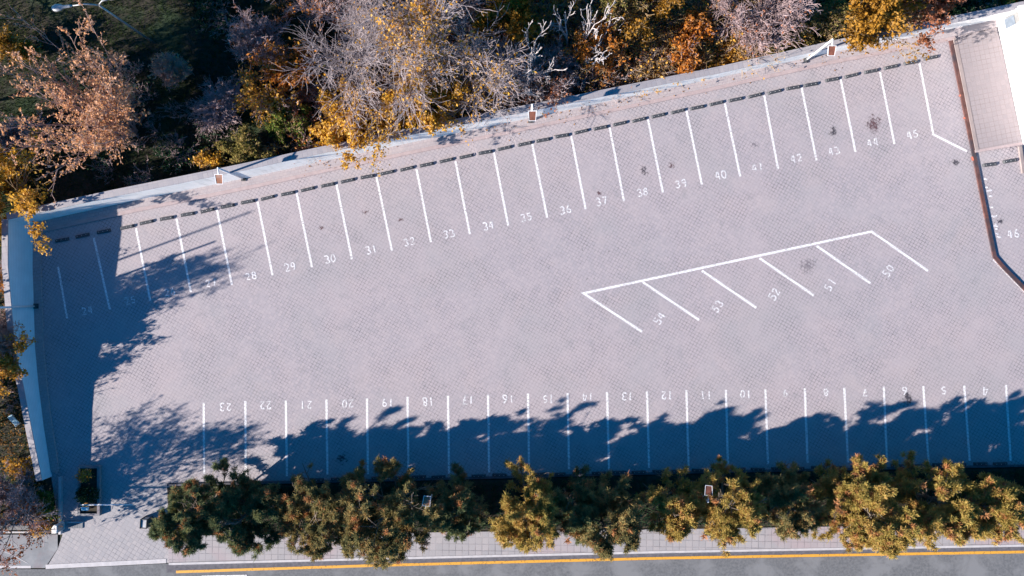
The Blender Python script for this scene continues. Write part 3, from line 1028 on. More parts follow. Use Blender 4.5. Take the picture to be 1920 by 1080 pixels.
bn = thing('litter_bin', 'small grey litter bin with rusty side at the left end of the pines', 'bin', (*G(273, 981, 0.6), 0.006), math.radians(-4))
bm = bmesh.new()
add_prism(bm, [(-0.22, -0.24), (0.12, -0.24), (0.12, 0.24), (-0.22, 0.24)], 0.12, 0.74)
bm_obj('body', bm, M['grey_metal'], bn, bevel=0.02)
bm = bmesh.new()
for (a, b) in ((-0.26, -0.23), (0.125, 0.155)):
    add_box(bm, a, b, -0.29, 0.29, 0.0, 0.8)
add_box(bm, -0.228, 0.123, -0.29, -0.25, 0.72, 0.77)
add_box(bm, -0.228, 0.123, 0.25, 0.29, 0.72, 0.77)
bm_obj('frame', bm, M['steel_dark'], bn)
bm = bmesh.new()
q = [(0.16, -0.27)] + [(0.16 + 0.28 * math.sin(t), -0.27 * math.cos(t)) for t in [PI * k / 10 for k in range(1, 10)]] + [(0.16, 0.27)]
add_prism(bm, q, 0.4, 0.46)
bm_obj('side_tray', bm, M['rust'], bn)

mb = thing('utility_cabinet', 'white utility cabinet in the corner left of the driveway', 'cabinet', (*G(107, 990, 0.5), 0.0))
bm = bmesh.new()
add_prism(bm, [(-0.16, -0.24), (0.16, -0.24), (0.16, 0.22), (0.02, 0.28), (-0.16, 0.1)], -0.04, 0.8)
bm_obj('body', bm, M['render_white'], mb, bevel=0.015)
bm = bmesh.new()
add_box(bm, 0.163, 0.19, -0.2, 0.18, 0.1, 0.72)
bm_obj('door', bm, M['grey_metal'], mb)

bw = thing('timber_beam', 'long dark timber bench beam lying at the left edge below the shrubs', 'beam', (*G(30, 990), -0.05))
bm = bmesh.new()
add_box(bm, -1.4, 1.4, -0.05, 0.24, 0.0, 0.30)
bm_obj('beam', bm, M['steel_dark'], bw, bevel=0.015)
bm = bmesh.new()
add_box(bm, -1.4, 1.4, -0.30, -0.2, 0.0, 0.10)
bm_obj('kerb_rail', bm, M['kerb_grey'], bw)

pb = thing('fallen_board', 'pale blue grey board lying on leaf litter left of the wall', 'board', (*G(27, 787), 0.06), math.radians(-48))
bm = bmesh.new()
add_box(bm, -0.36, 0.36, -0.16, 0.16, 0.0, 0.06)
bm_obj('panel', bm, M['blue_plastic'], pb, bevel=0.01)
bm = bmesh.new()
add_box(bm, 0.365, 0.42, -0.18, 0.18, -0.02, 0.07)
bm_obj('edge_strip', bm, M['cap'], pb)

# ------------------------------------------------------------------ vegetation
def tubes_mesh(P0, P1, R0, R1, k):
    P0, P1 = np.asarray(P0, float), np.asarray(P1, float)
    R0, R1 = np.asarray(R0, float), np.asarray(R1, float)
    d = P1 - P0
    d /= np.maximum(np.linalg.norm(d, axis=1, keepdims=True), 1e-6)
    ref = np.where(np.abs(d[:, 2:3]) < 0.9, np.array([[0, 0, 1.0]]), np.array([[1.0, 0, 0]]))
    a = np.cross(d, ref); a /= np.maximum(np.linalg.norm(a, axis=1, keepdims=True), 1e-6)
    b = np.cross(d, a)
    n = len(P0)
    t = np.arange(k) * 2 * PI / k
    ring = a[:, None, :] * np.cos(t)[None, :, None] + b[:, None, :] * np.sin(t)[None, :, None]
    V = np.concatenate([P0[:, None, :] + ring * R0[:, None, None], P1[:, None, :] + ring * R1[:, None, None]], axis=1)
    base = (np.arange(n) * 2 * k)[:, None]
    j = np.arange(k); jn = (j + 1) % k
    F = np.stack([base + j, base + jn, base + jn + k, base + j + k], axis=2)
    return V.reshape(-1, 3), F.reshape(-1, 4)


def merge(parts):
    V, F, o = [], [], 0
    for v, f in parts:
        V.append(v); F.append(f + o); o += len(v)
    return np.concatenate(V), np.concatenate(F)


def leaf_quads(C, rng, size, aspect=0.62, flat=0.0):
    n = len(C)
    nrm = rng.normal(size=(n, 3)); nrm[:, 2] = nrm[:, 2] * (1 - flat) + flat * 1.5
    nrm /= np.linalg.norm(nrm, axis=1, keepdims=True)
    u = np.cross(nrm, rng.normal(size=(n, 3))); u /= np.maximum(np.linalg.norm(u, axis=1, keepdims=True), 1e-6)
    v = np.cross(nrm, u)
    s = size * rng.uniform(0.6, 1.35, (n, 1))
    V = np.stack([C - u * s, C - v * s * aspect + nrm * s * 0.15, C + u * s, C + v * s * aspect + nrm * s * 0.15], axis=1).reshape(-1, 3)
    F = np.arange(n * 4).reshape(n, 4)
    return V, F


def grow(rng, h, spread, stems=1, counts=(9, 6, 5), lens=(0.62, 0.5, 0.45), tilt=(0.75, 0.7, 0.7), up=(0.10, 0.06, 0.03),
         wander=(0.08, 0.14, 0.2), first=0.2, stem_tilt=0.35, r0=0.09, bow=0.0):
    """branch skeleton; returns segments and the points twigs pass through"""
    P0, P1, R0, R1, LV = [], [], [], [], []
    tw = []
    def go(p, d, ln, r, lev):
        n = (7, 5, 4, 3)[lev]
        pts = [p]
        q = p.copy(); e = d.copy()
        for i in range(n):
            e = e + rng.normal(size=3) * wander[min(lev, 2)] + np.array([0, 0, up[min(lev, 2)] if lev else 0.06])
            e /= np.linalg.norm(e)
            q2 = q + e * ln / n
            ra, rb = r * (1 - 0.75 * i / n), r * (1 - 0.75 * (i + 1) / n)
            P0.append(q); P1.append(q2); R0.append(ra); R1.append(rb); LV.append(lev)
            if lev >= 2 or (lev == len(counts)):
                tw.append((q2, lev))
            q = q2
            pts.append(q)
        if lev < len(counts):
            c = max(1, int(round(counts[lev] * rng.uniform(0.75, 1.25))))
            for j in range(c):
                t = first + (1 - first) * (j + rng.uniform(0, 1)) / c if lev == 0 else 0.2 + 0.8 * (j + rng.uniform(0, 1)) / c
                t = min(t, 0.999)
                i = int(t * n); f = t * n - i
                bp = pts[i] * (1 - f) + pts[i + 1] * f
                base_d = pts[i + 1] - pts[i]; base_d = base_d / np.linalg.norm(base_d)
                rv = rng.normal(size=3); rv -= base_d * rv.dot(base_d); rv /= np.linalg.norm(rv)
                ang = tilt[lev] * rng.uniform(0.65, 1.3)
                nd = base_d * math.cos(ang) + rv * math.sin(ang)
                go(bp, nd, ln * lens[lev] * rng.uniform(0.7, 1.2) * (1.15 - 0.5 * t if lev == 0 else 1), r * (1 - 0.7 * t) * 0.62, lev + 1)
    for s in range(stems):
        a = rng.uniform(0, 2 * PI)
        ti = stem_tilt * rng.uniform(0.3, 1.2) if stems > 1 else stem_tilt * 0.2
        d = np.array([math.cos(a) * math.sin(ti), math.sin(a) * math.sin(ti), math.cos(ti)])
        go(np.array([rng.normal() * 0.06 * (stems > 1), rng.normal() * 0.06 * (stems > 1), 0.0]), d, h * rng.uniform(0.75, 1.0), r0, 0)
    P0, P1 = np.array(P0), np.array(P1)
    R0, R1, LV = np.array(R0), np.array(R1), np.array(LV)
    T = np.array([t[0] for t in tw])
    zmax = P1[:, 2].max()
    rmax = np.percentile(np.hypot(P1[:, 0], P1[:, 1]), 97)
    k = np.array([spread / rmax, spread / rmax, h / zmax])
    P0, P1, T = P0 * k, P1 * k, T * k
    lowz = 0.03
    for A_ in (P0, P1, T):
        A_[:, 2] = np.maximum(A_[:, 2], lowz if A_ is not P0 else -0.05)
    return P0, P1, R0, R1, LV, T


def clear_of_walls(Q, x, y, z):
    """branches and leaves stop where the boundary walls stand"""
    X, Y, Z = Q[:, 0] + x, Q[:, 1] + y, Q[:, 2] + z
    ax_ = np.array([p[0] for p in WN]); ay_ = np.array([p[1] for p in WN]); ah_ = np.array(WN_h)
    bx_ = np.array([p[0] for p in WW])[::-1]; by_ = np.array([p[1] for p in WW])[::-1]; bh_ = np.array(WW_h)[::-1]
    out = np.ones(len(Q), bool)
    if y > WN[0][1] - 0.5:
        out &= ~((X > WN[0][0] - 0.45) & (Y < np.interp(X, ax_, ay_) + 0.46) & (Z < np.interp(X, ax_, ah_) + 0.12))
    if x < WW[-1][0] + 0.2 and y > WW[-1][1]:
        out &= ~((X > np.interp(Y, by_, bx_) - 0.40) & (Z < np.interp(Y, by_, bh_) + 0.12) & (Y < WN[0][1] + 0.3))
    return out


def plant(name, label, cat, px, py, h, spread, seed, twig='twig_grey', leaf=None, n_leaf=0, size=0.09, group=None, lean=(0, 0), stems=1,
          style='tree', clump=0.5, bark=None, core=False, rmin=0.011, z=-0.05, scatter=0.10, **kw):
    rng = np.random.default_rng(seed)
    x, y = G(px, py)
    P0, P1, R0, R1, LV, T = grow(rng, h, spread, stems, **kw)
    for A_ in (P0, P1, T):
        A_[:, 0] += lean[0] * A_[:, 2] / h
        A_[:, 1] += lean[1] * A_[:, 2] / h
    R0, R1 = np.maximum(R0, rmin), np.maximum(R1, rmin)
    okb = clear_of_walls(P1, x, y, z) & clear_of_walls(P0, x, y, z)
    P0, P1, R0, R1, LV = P0[okb], P1[okb], R0[okb], R1[okb], LV[okb]
    T = T[clear_of_walls(T, x, y, z)]
    r = thing(name, label, cat, (x, y, z), 0, group)
    th = LV <= 1
    parts = [tubes_mesh(P0[th], P1[th], R0[th], R1[th], 6)]
    v, f = merge(parts)
    np_obj('trunk' if style == 'tree' else 'stem', v, f, M[bark or twig], r, True)
    tv, tf = tubes_mesh(P0[~th], P1[~th], R0[~th], R1[~th], 3)
    if len(tv):
        np_obj('twigs', tv, tf, M[twig], r)
    if leaf and n_leaf:
        C = T
        if clump > 0:
            fr = rng.uniform(0.9, 1.6, 3) * 2.2 / max(0.8, spread)
            ph = rng.uniform(0, 6, 3)
            w_ = np.sin(C[:, 0] * fr[0] + ph[0]) + np.sin(C[:, 1] * fr[1] + ph[1]) + np.sin(C[:, 2] * fr[2] + ph[2])
            pr = 1 / (1 + np.exp(-clump * 4 * w_))
        else:
            pr = np.ones(len(C))
        if core:
            rr = np.hypot(C[:, 0] - lean[0] * C[:, 2] / h, C[:, 1] - lean[1] * C[:, 2] / h) / spread
            pr = pr * np.exp(-(rr / core) ** 2)
        pr = pr / pr.sum()
        idx = rng.choice(len(C), n_leaf, p=pr)
        Q = C[idx] + rng.normal(size=(n_leaf, 3)) * scatter
        Q[:, 2] = np.maximum(Q[:, 2], 0.04)
        Q = Q[clear_of_walls(Q, x, y, z)]
        lv, lf = leaf_quads(Q, rng, size)
        np_obj('crown' if style == 'tree' else 'foliage', lv, lf, M[leaf], r)
    return r


def pine(label, px, py, h, spread, seed, mat='needle_mid', mat2='cone', tufts=620, lean=(0, 0), dens=52):
    rng = np.random.default_rng(seed)
    x, y = G(px, py)
    P0, P1, R0, R1, LV, T = grow(rng, h, spread, 1, counts=(28, 7, 3), lens=(0.46, 0.42, 0.4), tilt=(1.15, 0.75, 0.7), up=(0.07, 0.08, 0.10),
                                 wander=(0.07, 0.13, 0.16), first=0.14, r0=0.12)
    for A_ in (P0, P1, T):
        A_[:, 0] += lean[0] * A_[:, 2] / h
        A_[:, 1] += lean[1] * A_[:, 2] / h
    def inside(A_):
        zz = np.clip(A_[:, 2] / h, 0, 1)
        ph = np.arctan2(A_[:, 1], A_[:, 0])
        lim_ = spread * np.sqrt(np.maximum(0, 1 - zz ** 2.0)) * (0.93 + 0.12 * np.sin(3 * ph + seed) + 0.08 * np.sin(7 * ph)) + 0.3
        return np.hypot(A_[:, 0] - lean[0] * zz, A_[:, 1] - lean[1] * zz) < lim_
    kb = inside(P1) & inside(P0)
    P0, P1, R0, R1 = P0[kb], P1[kb], R0[kb], R1[kb]
    T = T[inside(T)]
    r = thing('pine_tree', label, 'pine tree', (x, y, 0.04), 0, 'pines along the sidewalk')
    v, f = tubes_mesh(P0, P1, np.maximum(R0, 0.012), np.maximum(R1, 0.012), 5)
    np_obj('trunk', v, f, M['bark'], r, True)
    keep = T[:, 2] > h * 0.13
    C = T[keep]
    C = C[np.sin(C[:, 0] * 2.3 + seed) + np.sin(C[:, 1] * 2.1 + 2 * seed) + np.sin(C[:, 2] * 2.6) + rng.normal(size=len(C)) * 0.5 > -1.35]
    if len(C) > tufts:
        C = C[rng.choice(len(C), tufts, replace=False)]
    n = len(C)
    # needle brushes: blades fan out and upwards from the end of every shoot
    d = rng.normal(size=(n, dens, 3))
    ax_ = np.stack([C[:, 0], C[:, 1], np.full(n, h * 0.22)], axis=1)
    ax_ /= np.linalg.norm(ax_, axis=1, keepdims=True)
    d = d / np.linalg.norm(d, axis=2, keepdims=True) + ax_[:, None, :] * 0.55 + np.array([0, 0, 0.25])
    d /= np.linalg.norm(d, axis=2, keepdims=True)
    ln = rng.uniform(0.13, 0.26, (n, dens, 1)) * rng.uniform(0.75, 1.25, (n, 1, 1))
    c = C[:, None, :] + rng.normal(size=(n, dens, 3)) * 0.05
    s_ = np.cross(d, rng.normal(size=(n, dens, 3)))
    s_ /= np.maximum(np.linalg.norm(s_, axis=2, keepdims=True), 1e-6)
    wd = 0.016
    V = np.stack([c - s_ * wd, c + s_ * wd, c + d * ln + s_ * wd * 0.6, c + d * ln - s_ * wd * 0.6], axis=2)
    m2 = rng.random(n) < 0.11
    for msk, mm, nm in ((~m2, mat, 'crown'), (m2, mat2, 'dry_shoots')):
        vv = V[msk].reshape(-1, 3)
        np_obj(nm, vv, np.arange(len(vv)).reshape(-1, 4), M[mm], r)
    return r


# the row of pines between the lower bays and the road
PINES = [
    (405, 930, 5.8, 2.05, 'needle_green', 700, 'dark green pine at the left end of the row by the litter bin', (0, -0.3)),
    (494, 934, 5.0, 2.0, 'needle_green', 560, 'dark green pine second from the left end of the row', (0, 0)),
    (612, 934, 5.3, 2.0, 'needle_mid', 560, 'olive pine third from the left end of the row', (0, -0.3)),
    (750, 928, 6.2, 2.75, 'needle_mid', 1000, 'large grey green pine reaching over the yellow road line left of centre', (0, -0.2)),
    (868, 930, 4.6, 1.6, 'needle_green', 380, 'small dark pine with a bright lower edge left of centre', (0, 0)),
    (985, 928, 6.6, 1.9, 'needle_gold', 640, 'yellow olive pine in the middle of the row', (0, 0)),
    (1062, 930, 4.8, 1.6, 'needle_green', 360, 'dark low pine just right of the middle yellow pine', (0, 0)),
    (1125, 932, 6.4, 1.9, 'needle_mid', 580, 'olive pine whose tip hangs over the road right of centre', (0, -0.2)),
    (1238, 924, 4.8, 1.7, 'needle_gold', 440, 'low golden pine left of the pale blue floodlight head', (0, 0)),
    (1352, 926, 6.2, 2.0, 'needle_gold', 560, 'golden pine with white bare limbs right of the pale blue floodlight head', (0, -0.1)),
    (1452, 924, 5.2, 1.8, 'needle_mid', 460, 'olive pine between the golden limbed pine and the big golden pine', (0, 0)),
    (1578, 922, 6.8, 2.4, 'needle_gold', 860, 'big golden pine reaching below the yellow road line at right', (0, -0.3)),
    (1700, 918, 6.4, 2.1, 'needle_gold', 700, 'golden pine second from the right frame edge', (0, 0)),
    (1798, 916, 6.2, 2.2, 'needle_gold', 660, 'yellow olive pine at the right frame edge', (0, 0)),
    (1900, 914, 6.2, 2.2, 'needle_mid', 500, 'olive pine mostly beyond the right frame edge', (0, 0)),
]
for i, (px, py, h, sp, mt, nt_n, lab, ln_) in enumerate(PINES):
    pine(lab, px, py, h * 0.96, sp * 1.34, (300 + i) if i != 3 else 347, mt, 'cone', int(nt_n * 2.05), ln_)

TREES_G = 'autumn trees and shrubs behind the wall'
# tall salmon tree at upper left
plant('poplar_tree', 'tall salmon leaved tree with upright branches at the upper left', 'tree', 254, 246, 9.6, 4.3, 11, 'twig_pink', 'leaf_pink', 10500, 0.078,
      lean=(-0.9, 1.1), stems=24, stem_tilt=0.55, counts=(15, 4), lens=(0.17, 0.42), tilt=(0.7, 0.6), up=(0.05, 0.10, 0.05), wander=(0.06, 0.14, 0.2),
      first=0.16, clump=0.25, bark='twig_pink', scatter=0.06, r0=0.05)
# big bare grey tree in the middle
plant('bare_tree', 'large bare grey tree with some golden leaves left of centre top', 'tree', 785, 138, 8.6, 4.8, 12, 'twig_grey', 'leaf_gold', 2600, 0.10,
      lean=(0.1, 0.9), counts=(26, 13, 9), lens=(0.6, 0.45, 0.42), tilt=(0.7, 0.6, 0.6), up=(0.14, 0.1, 0.05), first=0.12, core=0.45, bark='twig_grey', r0=0.07, rmin=0.009)
plant('bare_tree', 'wide bare grey tree left of the large bare tree with golden leaves', 'tree', 690, 130, 6.6, 4.0, 15, 'twig_grey', 'leaf_gold', 350, 0.09,
      counts=(20, 11, 8), up=(0.14, 0.1, 0.05), first=0.12, bark='twig_grey', r0=0.06, rmin=0.009)
plant('bare_tree', 'smaller bare grey tree right of the large bare tree', 'tree', 880, 160, 6.0, 3.4, 13, 'twig_grey', 'leaf_gold', 700, 0.09,
      counts=(18, 11, 7), up=(0.14, 0.1, 0.05), first=0.15, bark='twig_grey')
plant('bare_tree', 'mauve bare tree at the top edge left of the large bare tree', 'tree', 630, 50, 5.5, 3.2, 14, 'twig_mauve', 'leaf_orange', 700, 0.09,
      counts=(18, 11, 7), up=(0.16, 0.1, 0.05), first=0.12)
# shrubs: name, label, px, py, h, spread, twig, leaf, n, size
SH = [
    ('yellow_shrub', 'bright yellow shrub spilling over the coping under the bare grey tree', 738, 243, 3.9, 2.6, 'twig_grey', 'leaf_yellow', 9000, 0.10),
    ('yellow_shrub', 'golden shrub left of the bright yellow shrub behind the coping', 640, 238, 2.7, 1.8, 'twig_tan', 'leaf_yellow', 3600, 0.10),
    ('yellow_shrub', 'thin golden shrub right of the bright yellow shrub', 852, 216, 3.2, 1.8, 'twig_grey', 'leaf_yellow', 3000, 0.09),
    ('orange_shrub', 'vivid orange shrub in the dark left of the bare grey tree', 548, 152, 3.4, 1.5, 'twig_mauve', 'leaf_orange', 1900, 0.10),
    ('yellow_shrub', 'dark yellow hanging shrub beneath the vivid orange shrub', 508, 195, 2.6, 1.5, 'twig_mauve', 'leaf_gold', 1300, 0.10),
    ('red_shrub', 'small red shrub between the vivid orange shrub and the golden shrub', 556, 212, 1.7, 0.8, 'twig_mauve', 'leaf_rust', 900, 0.08),
    ('bare_shrub', 'mauve bare shrub left of the vivid orange shrub', 492, 120, 3.2, 1.6, 'twig_mauve', 'leaf_rust', 250, 0.08),
    ('bare_shrub', 'sparse pinkish shrub standing alone in the dark grass', 345, 150, 2.6, 1.3, 'twig_pink', 'leaf_pink', 500, 0.08),
    ('bare_shrub', 'dim brown shrub in the shade right of the salmon tree', 415, 205, 1.8, 1.8, 'twig_mauve', 'leaf_rust', 350, 0.07),
    ('green_shrub', 'green shrub behind the coping left of the golden shrub', 548, 250, 1.9, 1.2, 'twig_tan', 'leaf_green', 2600, 0.08),
    ('olive_shrub', 'olive scrub behind the coping above the first floodlight pole', 468, 272, 1.7, 1.5, 'twig_tan', 'leaf_olive', 2600, 0.07),
    ('yellow_shrub', 'small bright yellow shrub left of the first floodlight panel', 398, 301, 1.2, 0.8, 'twig_tan', 'leaf_yellow', 1300, 0.085),
    ('olive_shrub', 'dim olive scrub at the foot of the coping left of the small yellow shrub', 330, 300, 1.0, 1.6, 'twig_mauve', 'leaf_dark', 1700, 0.07),
    ('bare_shrub', 'dense bare grey shrub above the second floodlight pole', 945, 150, 3.4, 2.2, 'twig_grey', 'leaf_rust', 700, 0.08),
    ('bare_shrub', 'bare shrub with rust leaves right of the second floodlight pole', 1045, 165, 2.4, 1.9, 'twig_grey', 'leaf_rust', 900, 0.09),
    ('bare_shrub', 'low rust brown shrub along the coping left of the second floodlight pole', 925, 200, 1.4, 1.6, 'twig_mauve', 'leaf_rust', 1500, 0.08),
    ('golden_tree', 'golden green tree at the top edge above the dense bare shrub', 985, 35, 4.4, 2.3, 'twig_tan', 'leaf_amber', 4200, 0.10),
    ('brown_shrub', 'orange brown shrub under the tan twiggy tree', 1120, 75, 3.0, 1.9, 'twig_tan', 'leaf_orange', 2200, 0.09),
    ('tan_tree', 'tan twiggy tree at the top edge right of the golden green tree', 1130, 25, 4.6, 2.1, 'twig_tan', 'leaf_olive', 1800, 0.08),
    ('amber_tree', 'amber tree at the top edge between the tan tree and the mauve bare shrub', 1225, 30, 4.0, 2.0, 'twig_tan', 'leaf_amber', 3000, 0.09),
    ('orange_shrub', 'orange shrub behind the coping right of the dark grass gap', 1300, 88, 2.2, 1.5, 'twig_mauve', 'leaf_orange', 2600, 0.09),
    ('yellow_shrub', 'golden ground shrub below the orange shrub along the coping', 1345, 98, 1.0, 1.6, 'twig_tan', 'leaf_gold', 2600, 0.075),
    ('bare_shrub', 'pale mauve bare shrub right of the orange shrub', 1400, 60, 3.6, 2.0, 'twig_mauve', 'leaf_rust', 350, 0.08),
    ('bare_shrub', 'second mauve bare shrub at the top edge left of the green gap', 1445, 45, 3.0, 1.3, 'twig_mauve', None, 0, 0.08),
    ('green_shrub', 'yellow green shrub left of the third floodlight pole', 1482, 62, 1.4, 1.6, 'twig_tan', 'leaf_olive', 3000, 0.08),
    ('green_shrub', 'yellow green low shrub behind the third floodlight panel', 1532, 50, 1.4, 1.4, 'twig_tan', 'leaf_olive', 2200, 0.08),
    ('green_shrub', 'olive low shrub right of the pale mauve bare shrub', 1428, 84, 0.9, 1.2, 'twig_tan', 'leaf_olive', 1700, 0.075),
    ('dark_shrub', 'dark green shrub right of the big amber tree', 1800, 2, 1.6, 1.7, 'twig_mauve', 'leaf_dark', 2600, 0.085),
    ('yellow_shrub', 'small yellow sprig at the top right corner behind the wall', 1866, -2, 1.3, 0.7, 'twig_tan', 'leaf_yellow', 420, 0.09),
    ('bare_shrub', 'pinkish bare twigs at the top right corner behind the wall', 1892, -12, 1.6, 1.0, 'twig_pink', None, 0, 0.09),
    ('dark_shrub', 'dark shrub in the shaded grass at the top edge', 420, 30, 1.4, 2.2, 'twig_mauve', 'leaf_dark', 2800, 0.085),
    ('round_shrub', 'rounded ochre shrub at the left edge behind the salmon tree', 50, 95, 2.2, 1.2, 'twig_tan', 'leaf_amber', 3200, 0.08),
    ('amber_tree', 'amber orange tree overhanging the upper left corner of the wall', 45, 380, 5.2, 3.6, 'twig_tan', 'leaf_yellow', 24000, 0.095),
    ('brown_shrub', 'brown shrub above the amber orange corner tree', 40, 335, 2.2, 1.6, 'twig_mauve', 'leaf_amber', 2600, 0.08),
    ('bare_shrub', 'dim bare shrub at the left edge above the brown shrub', 60, 270, 2.0, 1.8, 'twig_mauve', 'leaf_rust', 500, 0.08),
    ('amber_tree', 'olive gold shrub outside the left wall', 50, 650, 3.7, 2.0, 'twig_mauve', 'leaf_gold', 6500, 0.085),
    ('bare_shrub', 'pinkish bare shrub twigs over the middle of the left wall', 44, 618, 3.8, 1.8, 'twig_pink', 'leaf_rust', 260, 0.07),
    ('orange_shrub', 'orange leaved shrub at the left edge by the top of the left wall', 30, 530, 3.1, 1.4, 'twig_mauve', 'leaf_orange', 1200, 0.08),
    ('brown_shrub', 'leafy orange brown shrub left of the lower end of the left wall', 55, 870, 0.9, 1.2, 'twig_mauve', 'leaf_gold', 900, 0.08),
    ('bare_shrub', 'dark bare shrub at the lower left edge', 35, 925, 2.4, 1.9, 'twig_mauve', 'leaf_rust', 600, 0.08),
    ('green_shrub', 'small green shrub left of the low driveway wall', 95, 945, 1.2, 0.9, 'twig_tan', 'leaf_green', 1500, 0.08),
    ('yellow_shrub', 'small golden shrub by the white utility cabinet', 82, 985, 0.8, 0.6, 'twig_tan', 'leaf_gold', 900, 0.07),
    ('hedge', 'dark green hedge with orange tips filling the planter island', 170, 922, 0.9, 0.62, 'twig_mauve', 'leaf_dark', 2600, 0.07),
    ('orange_shrub', 'small orange shrub at the upper end of the planter island', 168, 888, 0.85, 0.4, 'twig_tan', 'leaf_gold', 500, 0.06),
    ('dark_shrub', 'dark shrub in the shade left of the lower left wall', 20, 730, 1.3, 1.3, 'twig_mauve', 'leaf_dark', 1500, 0.08),
]
for i, (nm, lab, px, py, h, sp, tw, lf, n, sz) in enumerate(SH):
    big = nm.endswith('_tree')
    bare = nm == 'bare_shrub'
    if px > 430 and py < 300:
        sp, h, n = sp * 1.35, h * 1.15, int(n * 1.9)
    plant(nm, lab, 'tree' if big else 'shrub', px, py, h, sp, 500 + i, tw, lf, n, sz, None, stems=(3 if big else 5),
          style='tree' if big else 'shrub', counts=(8, 6, 4) if not bare else (15, 9, 6), lens=(0.6, 0.5, 0.45), tilt=(0.7, 0.65, 0.6),
          up=(0.10, 0.06, 0.03), stem_tilt=0.75, r0=0.05, first=0.15, rmin=0.010 if not bare else 0.012,
          lean=(1.6, -0.9) if 'overhanging the upper left corner' in lab else ((0.4, 0) if 'olive gold' in lab else (0, 0)),
          z=0.1 if nm == 'hedge' or 'planter island' in lab else -0.05, clump=0.3)
# big amber tree at the upper right
plant('amber_tree', 'big amber tree hanging over the wall at the upper right', 'tree', 1592, 66, 6.4, 2.7, 21, 'twig_tan', 'leaf_amber', 11500, 0.10,
      counts=(14, 8, 5), tilt=(0.95, 0.7, 0.7), up=(0.08, 0.03, 0.0), first=0.2, clump=0.35, bark='bark')
plant('orange_tree', 'salmon orange tree behind the big amber tree at the upper right', 'tree', 1660, 45, 6.0, 2.0, 22, 'twig_pink', 'leaf_rust', 5200, 0.09,
      counts=(13, 8, 5), tilt=(0.85, 0.7, 0.7), up=(0.08, 0.03, 0.0), first=0.2, clump=0.3)
# pale dead limbs in the tangle right of centre
for k, (px, py, h, sp, ln_, lab) in enumerate((
        (1000, 145, 5.6, 2.2, (0.9, 0.8), 'pale dead tree with curved limbs above the second floodlight pole'),
        (1060, 105, 6.2, 2.0, (0.2, 1.2), 'pale dead tree with long straight limb left of the tan tree'),
        (1085, 122, 5.2, 2.2, (1.3, 0.0), 'pale dead tree reaching right over the dark grass gap'),
        (1015, 182, 3.6, 1.8, (-0.2, -0.2), 'low pale dead branch by the second floodlight pole'))):
    plant('dead_tree', lab, 'tree', px, py, h, sp, 40 + k, 'bark_pale', None, 0, lean=ln_, stems=2, counts=(6, 4, 2), tilt=(0.8, 0.7, 0.7),
          up=(0.02, 0.0, 0.0), wander=(0.14, 0.2, 0.25), r0=0.10, rmin=0.022, first=0.3, stem_tilt=0.6)
# tall trees outside the left edge, their shade lies on the lot
for k, (px, py, h, sp, tw, lf, n, lab) in enumerate((
        (-40, 672, 8.5, 1.7, 'twig_tan', 'leaf_gold', 5200, 'tall golden tree outside the middle of the left wall'),
        (-30, 775, 4.6, 1.5, 'twig_tan', 'leaf_gold', 3600, 'golden tree outside the lower left wall'),
        (-25, 800, 3.4, 1.6, 'twig_mauve', 'leaf_amber', 2600, 'low amber tree outside the lower left wall'),
        (-60, 985, 7.2, 3.2, 'twig_mauve', 'leaf_rust', 3500, 'mostly bare tree outside the lower left corner'),
        (60, 958, 6.4, 2.6, 'twig_mauve', 'leaf_rust', 2600, 'bare mauve tree left of the low driveway wall'),
        (-95, 315, 7.0, 2.2, 'twig_tan', 'leaf_amber', 5200, 'tall amber tree beyond the left edge near the corner tree'),
        (-150, 235, 14.0, 3.6, 'twig_tan', 'leaf_amber', 9000, 'tall amber tree beyond the left edge behind the salmon tree'),
        (60, 20, 7.0, 2.8, 'twig_tan', 'leaf_dark', 1, 'bare tree at the top left corner'),
        (-60, 20, 8.0, 2.8, 'twig_tan', 'leaf_amber', 4600, 'amber tree beyond the top left corner'))):
    if k == 7:
        continue
    plant('shade_tree', lab, 'tree', px, py, h, sp, 60 + k, tw, lf, int(n * (1.0 if px < -100 else 0.2 if k == 0 else 0.42)), 0.10, counts=(18, 11, 7), tilt=(0.85, 0.7, 0.7), up=(0.1, 0.05, 0.02), first=0.2,
          clump=0.4, bark='bark')

# ------------------------------------------------------------------ ground cover
rng = np.random.default_rng(9)
wx = np.array([a[0] for a in WALL_N]); wy = np.array([a[1] for a in WALL_N])
n = 210000
qx = rng.uniform(-260, 2050, n); qy = rng.uniform(-200, 430, n)
lim = np.interp(qx, wx, wy) - 16
ok = (qy < lim)
qx, qy = qx[ok], qy[ok]
X, Y = (qx - 960) / S, (540 - qy) / S
# tussocks: taller where a slow wave says so
wv = np.sin(X * 0.9 + 1.3 * np.sin(Y * 0.7)) + np.sin(Y * 1.1 + X * 0.3)
hh = (0.10 + 0.09 * (wv + 2) / 2) * rng.uniform(0.5, 1.6, len(X))
d = rng.normal(size=(len(X), 2)) * 0.6
C = np.stack([X, Y, np.full(len(X), -0.06)], 1)
tip = C + np.stack([d[:, 0] * hh, d[:, 1] * hh, hh], 1)
s_ = rng.normal(size=(len(X), 3)); s_[:, 2] = 0
s_ /= np.linalg.norm(s_, axis=1, keepdims=True)
V = np.stack([C - s_ * 0.02, C + s_ * 0.02, tip], 1).reshape(-1, 3)
tag(np_obj('grass', V, np.arange(len(V)).reshape(-1, 3), M['grass']), 'dark green rough grass under the autumn trees', 'grass', kind='stuff')
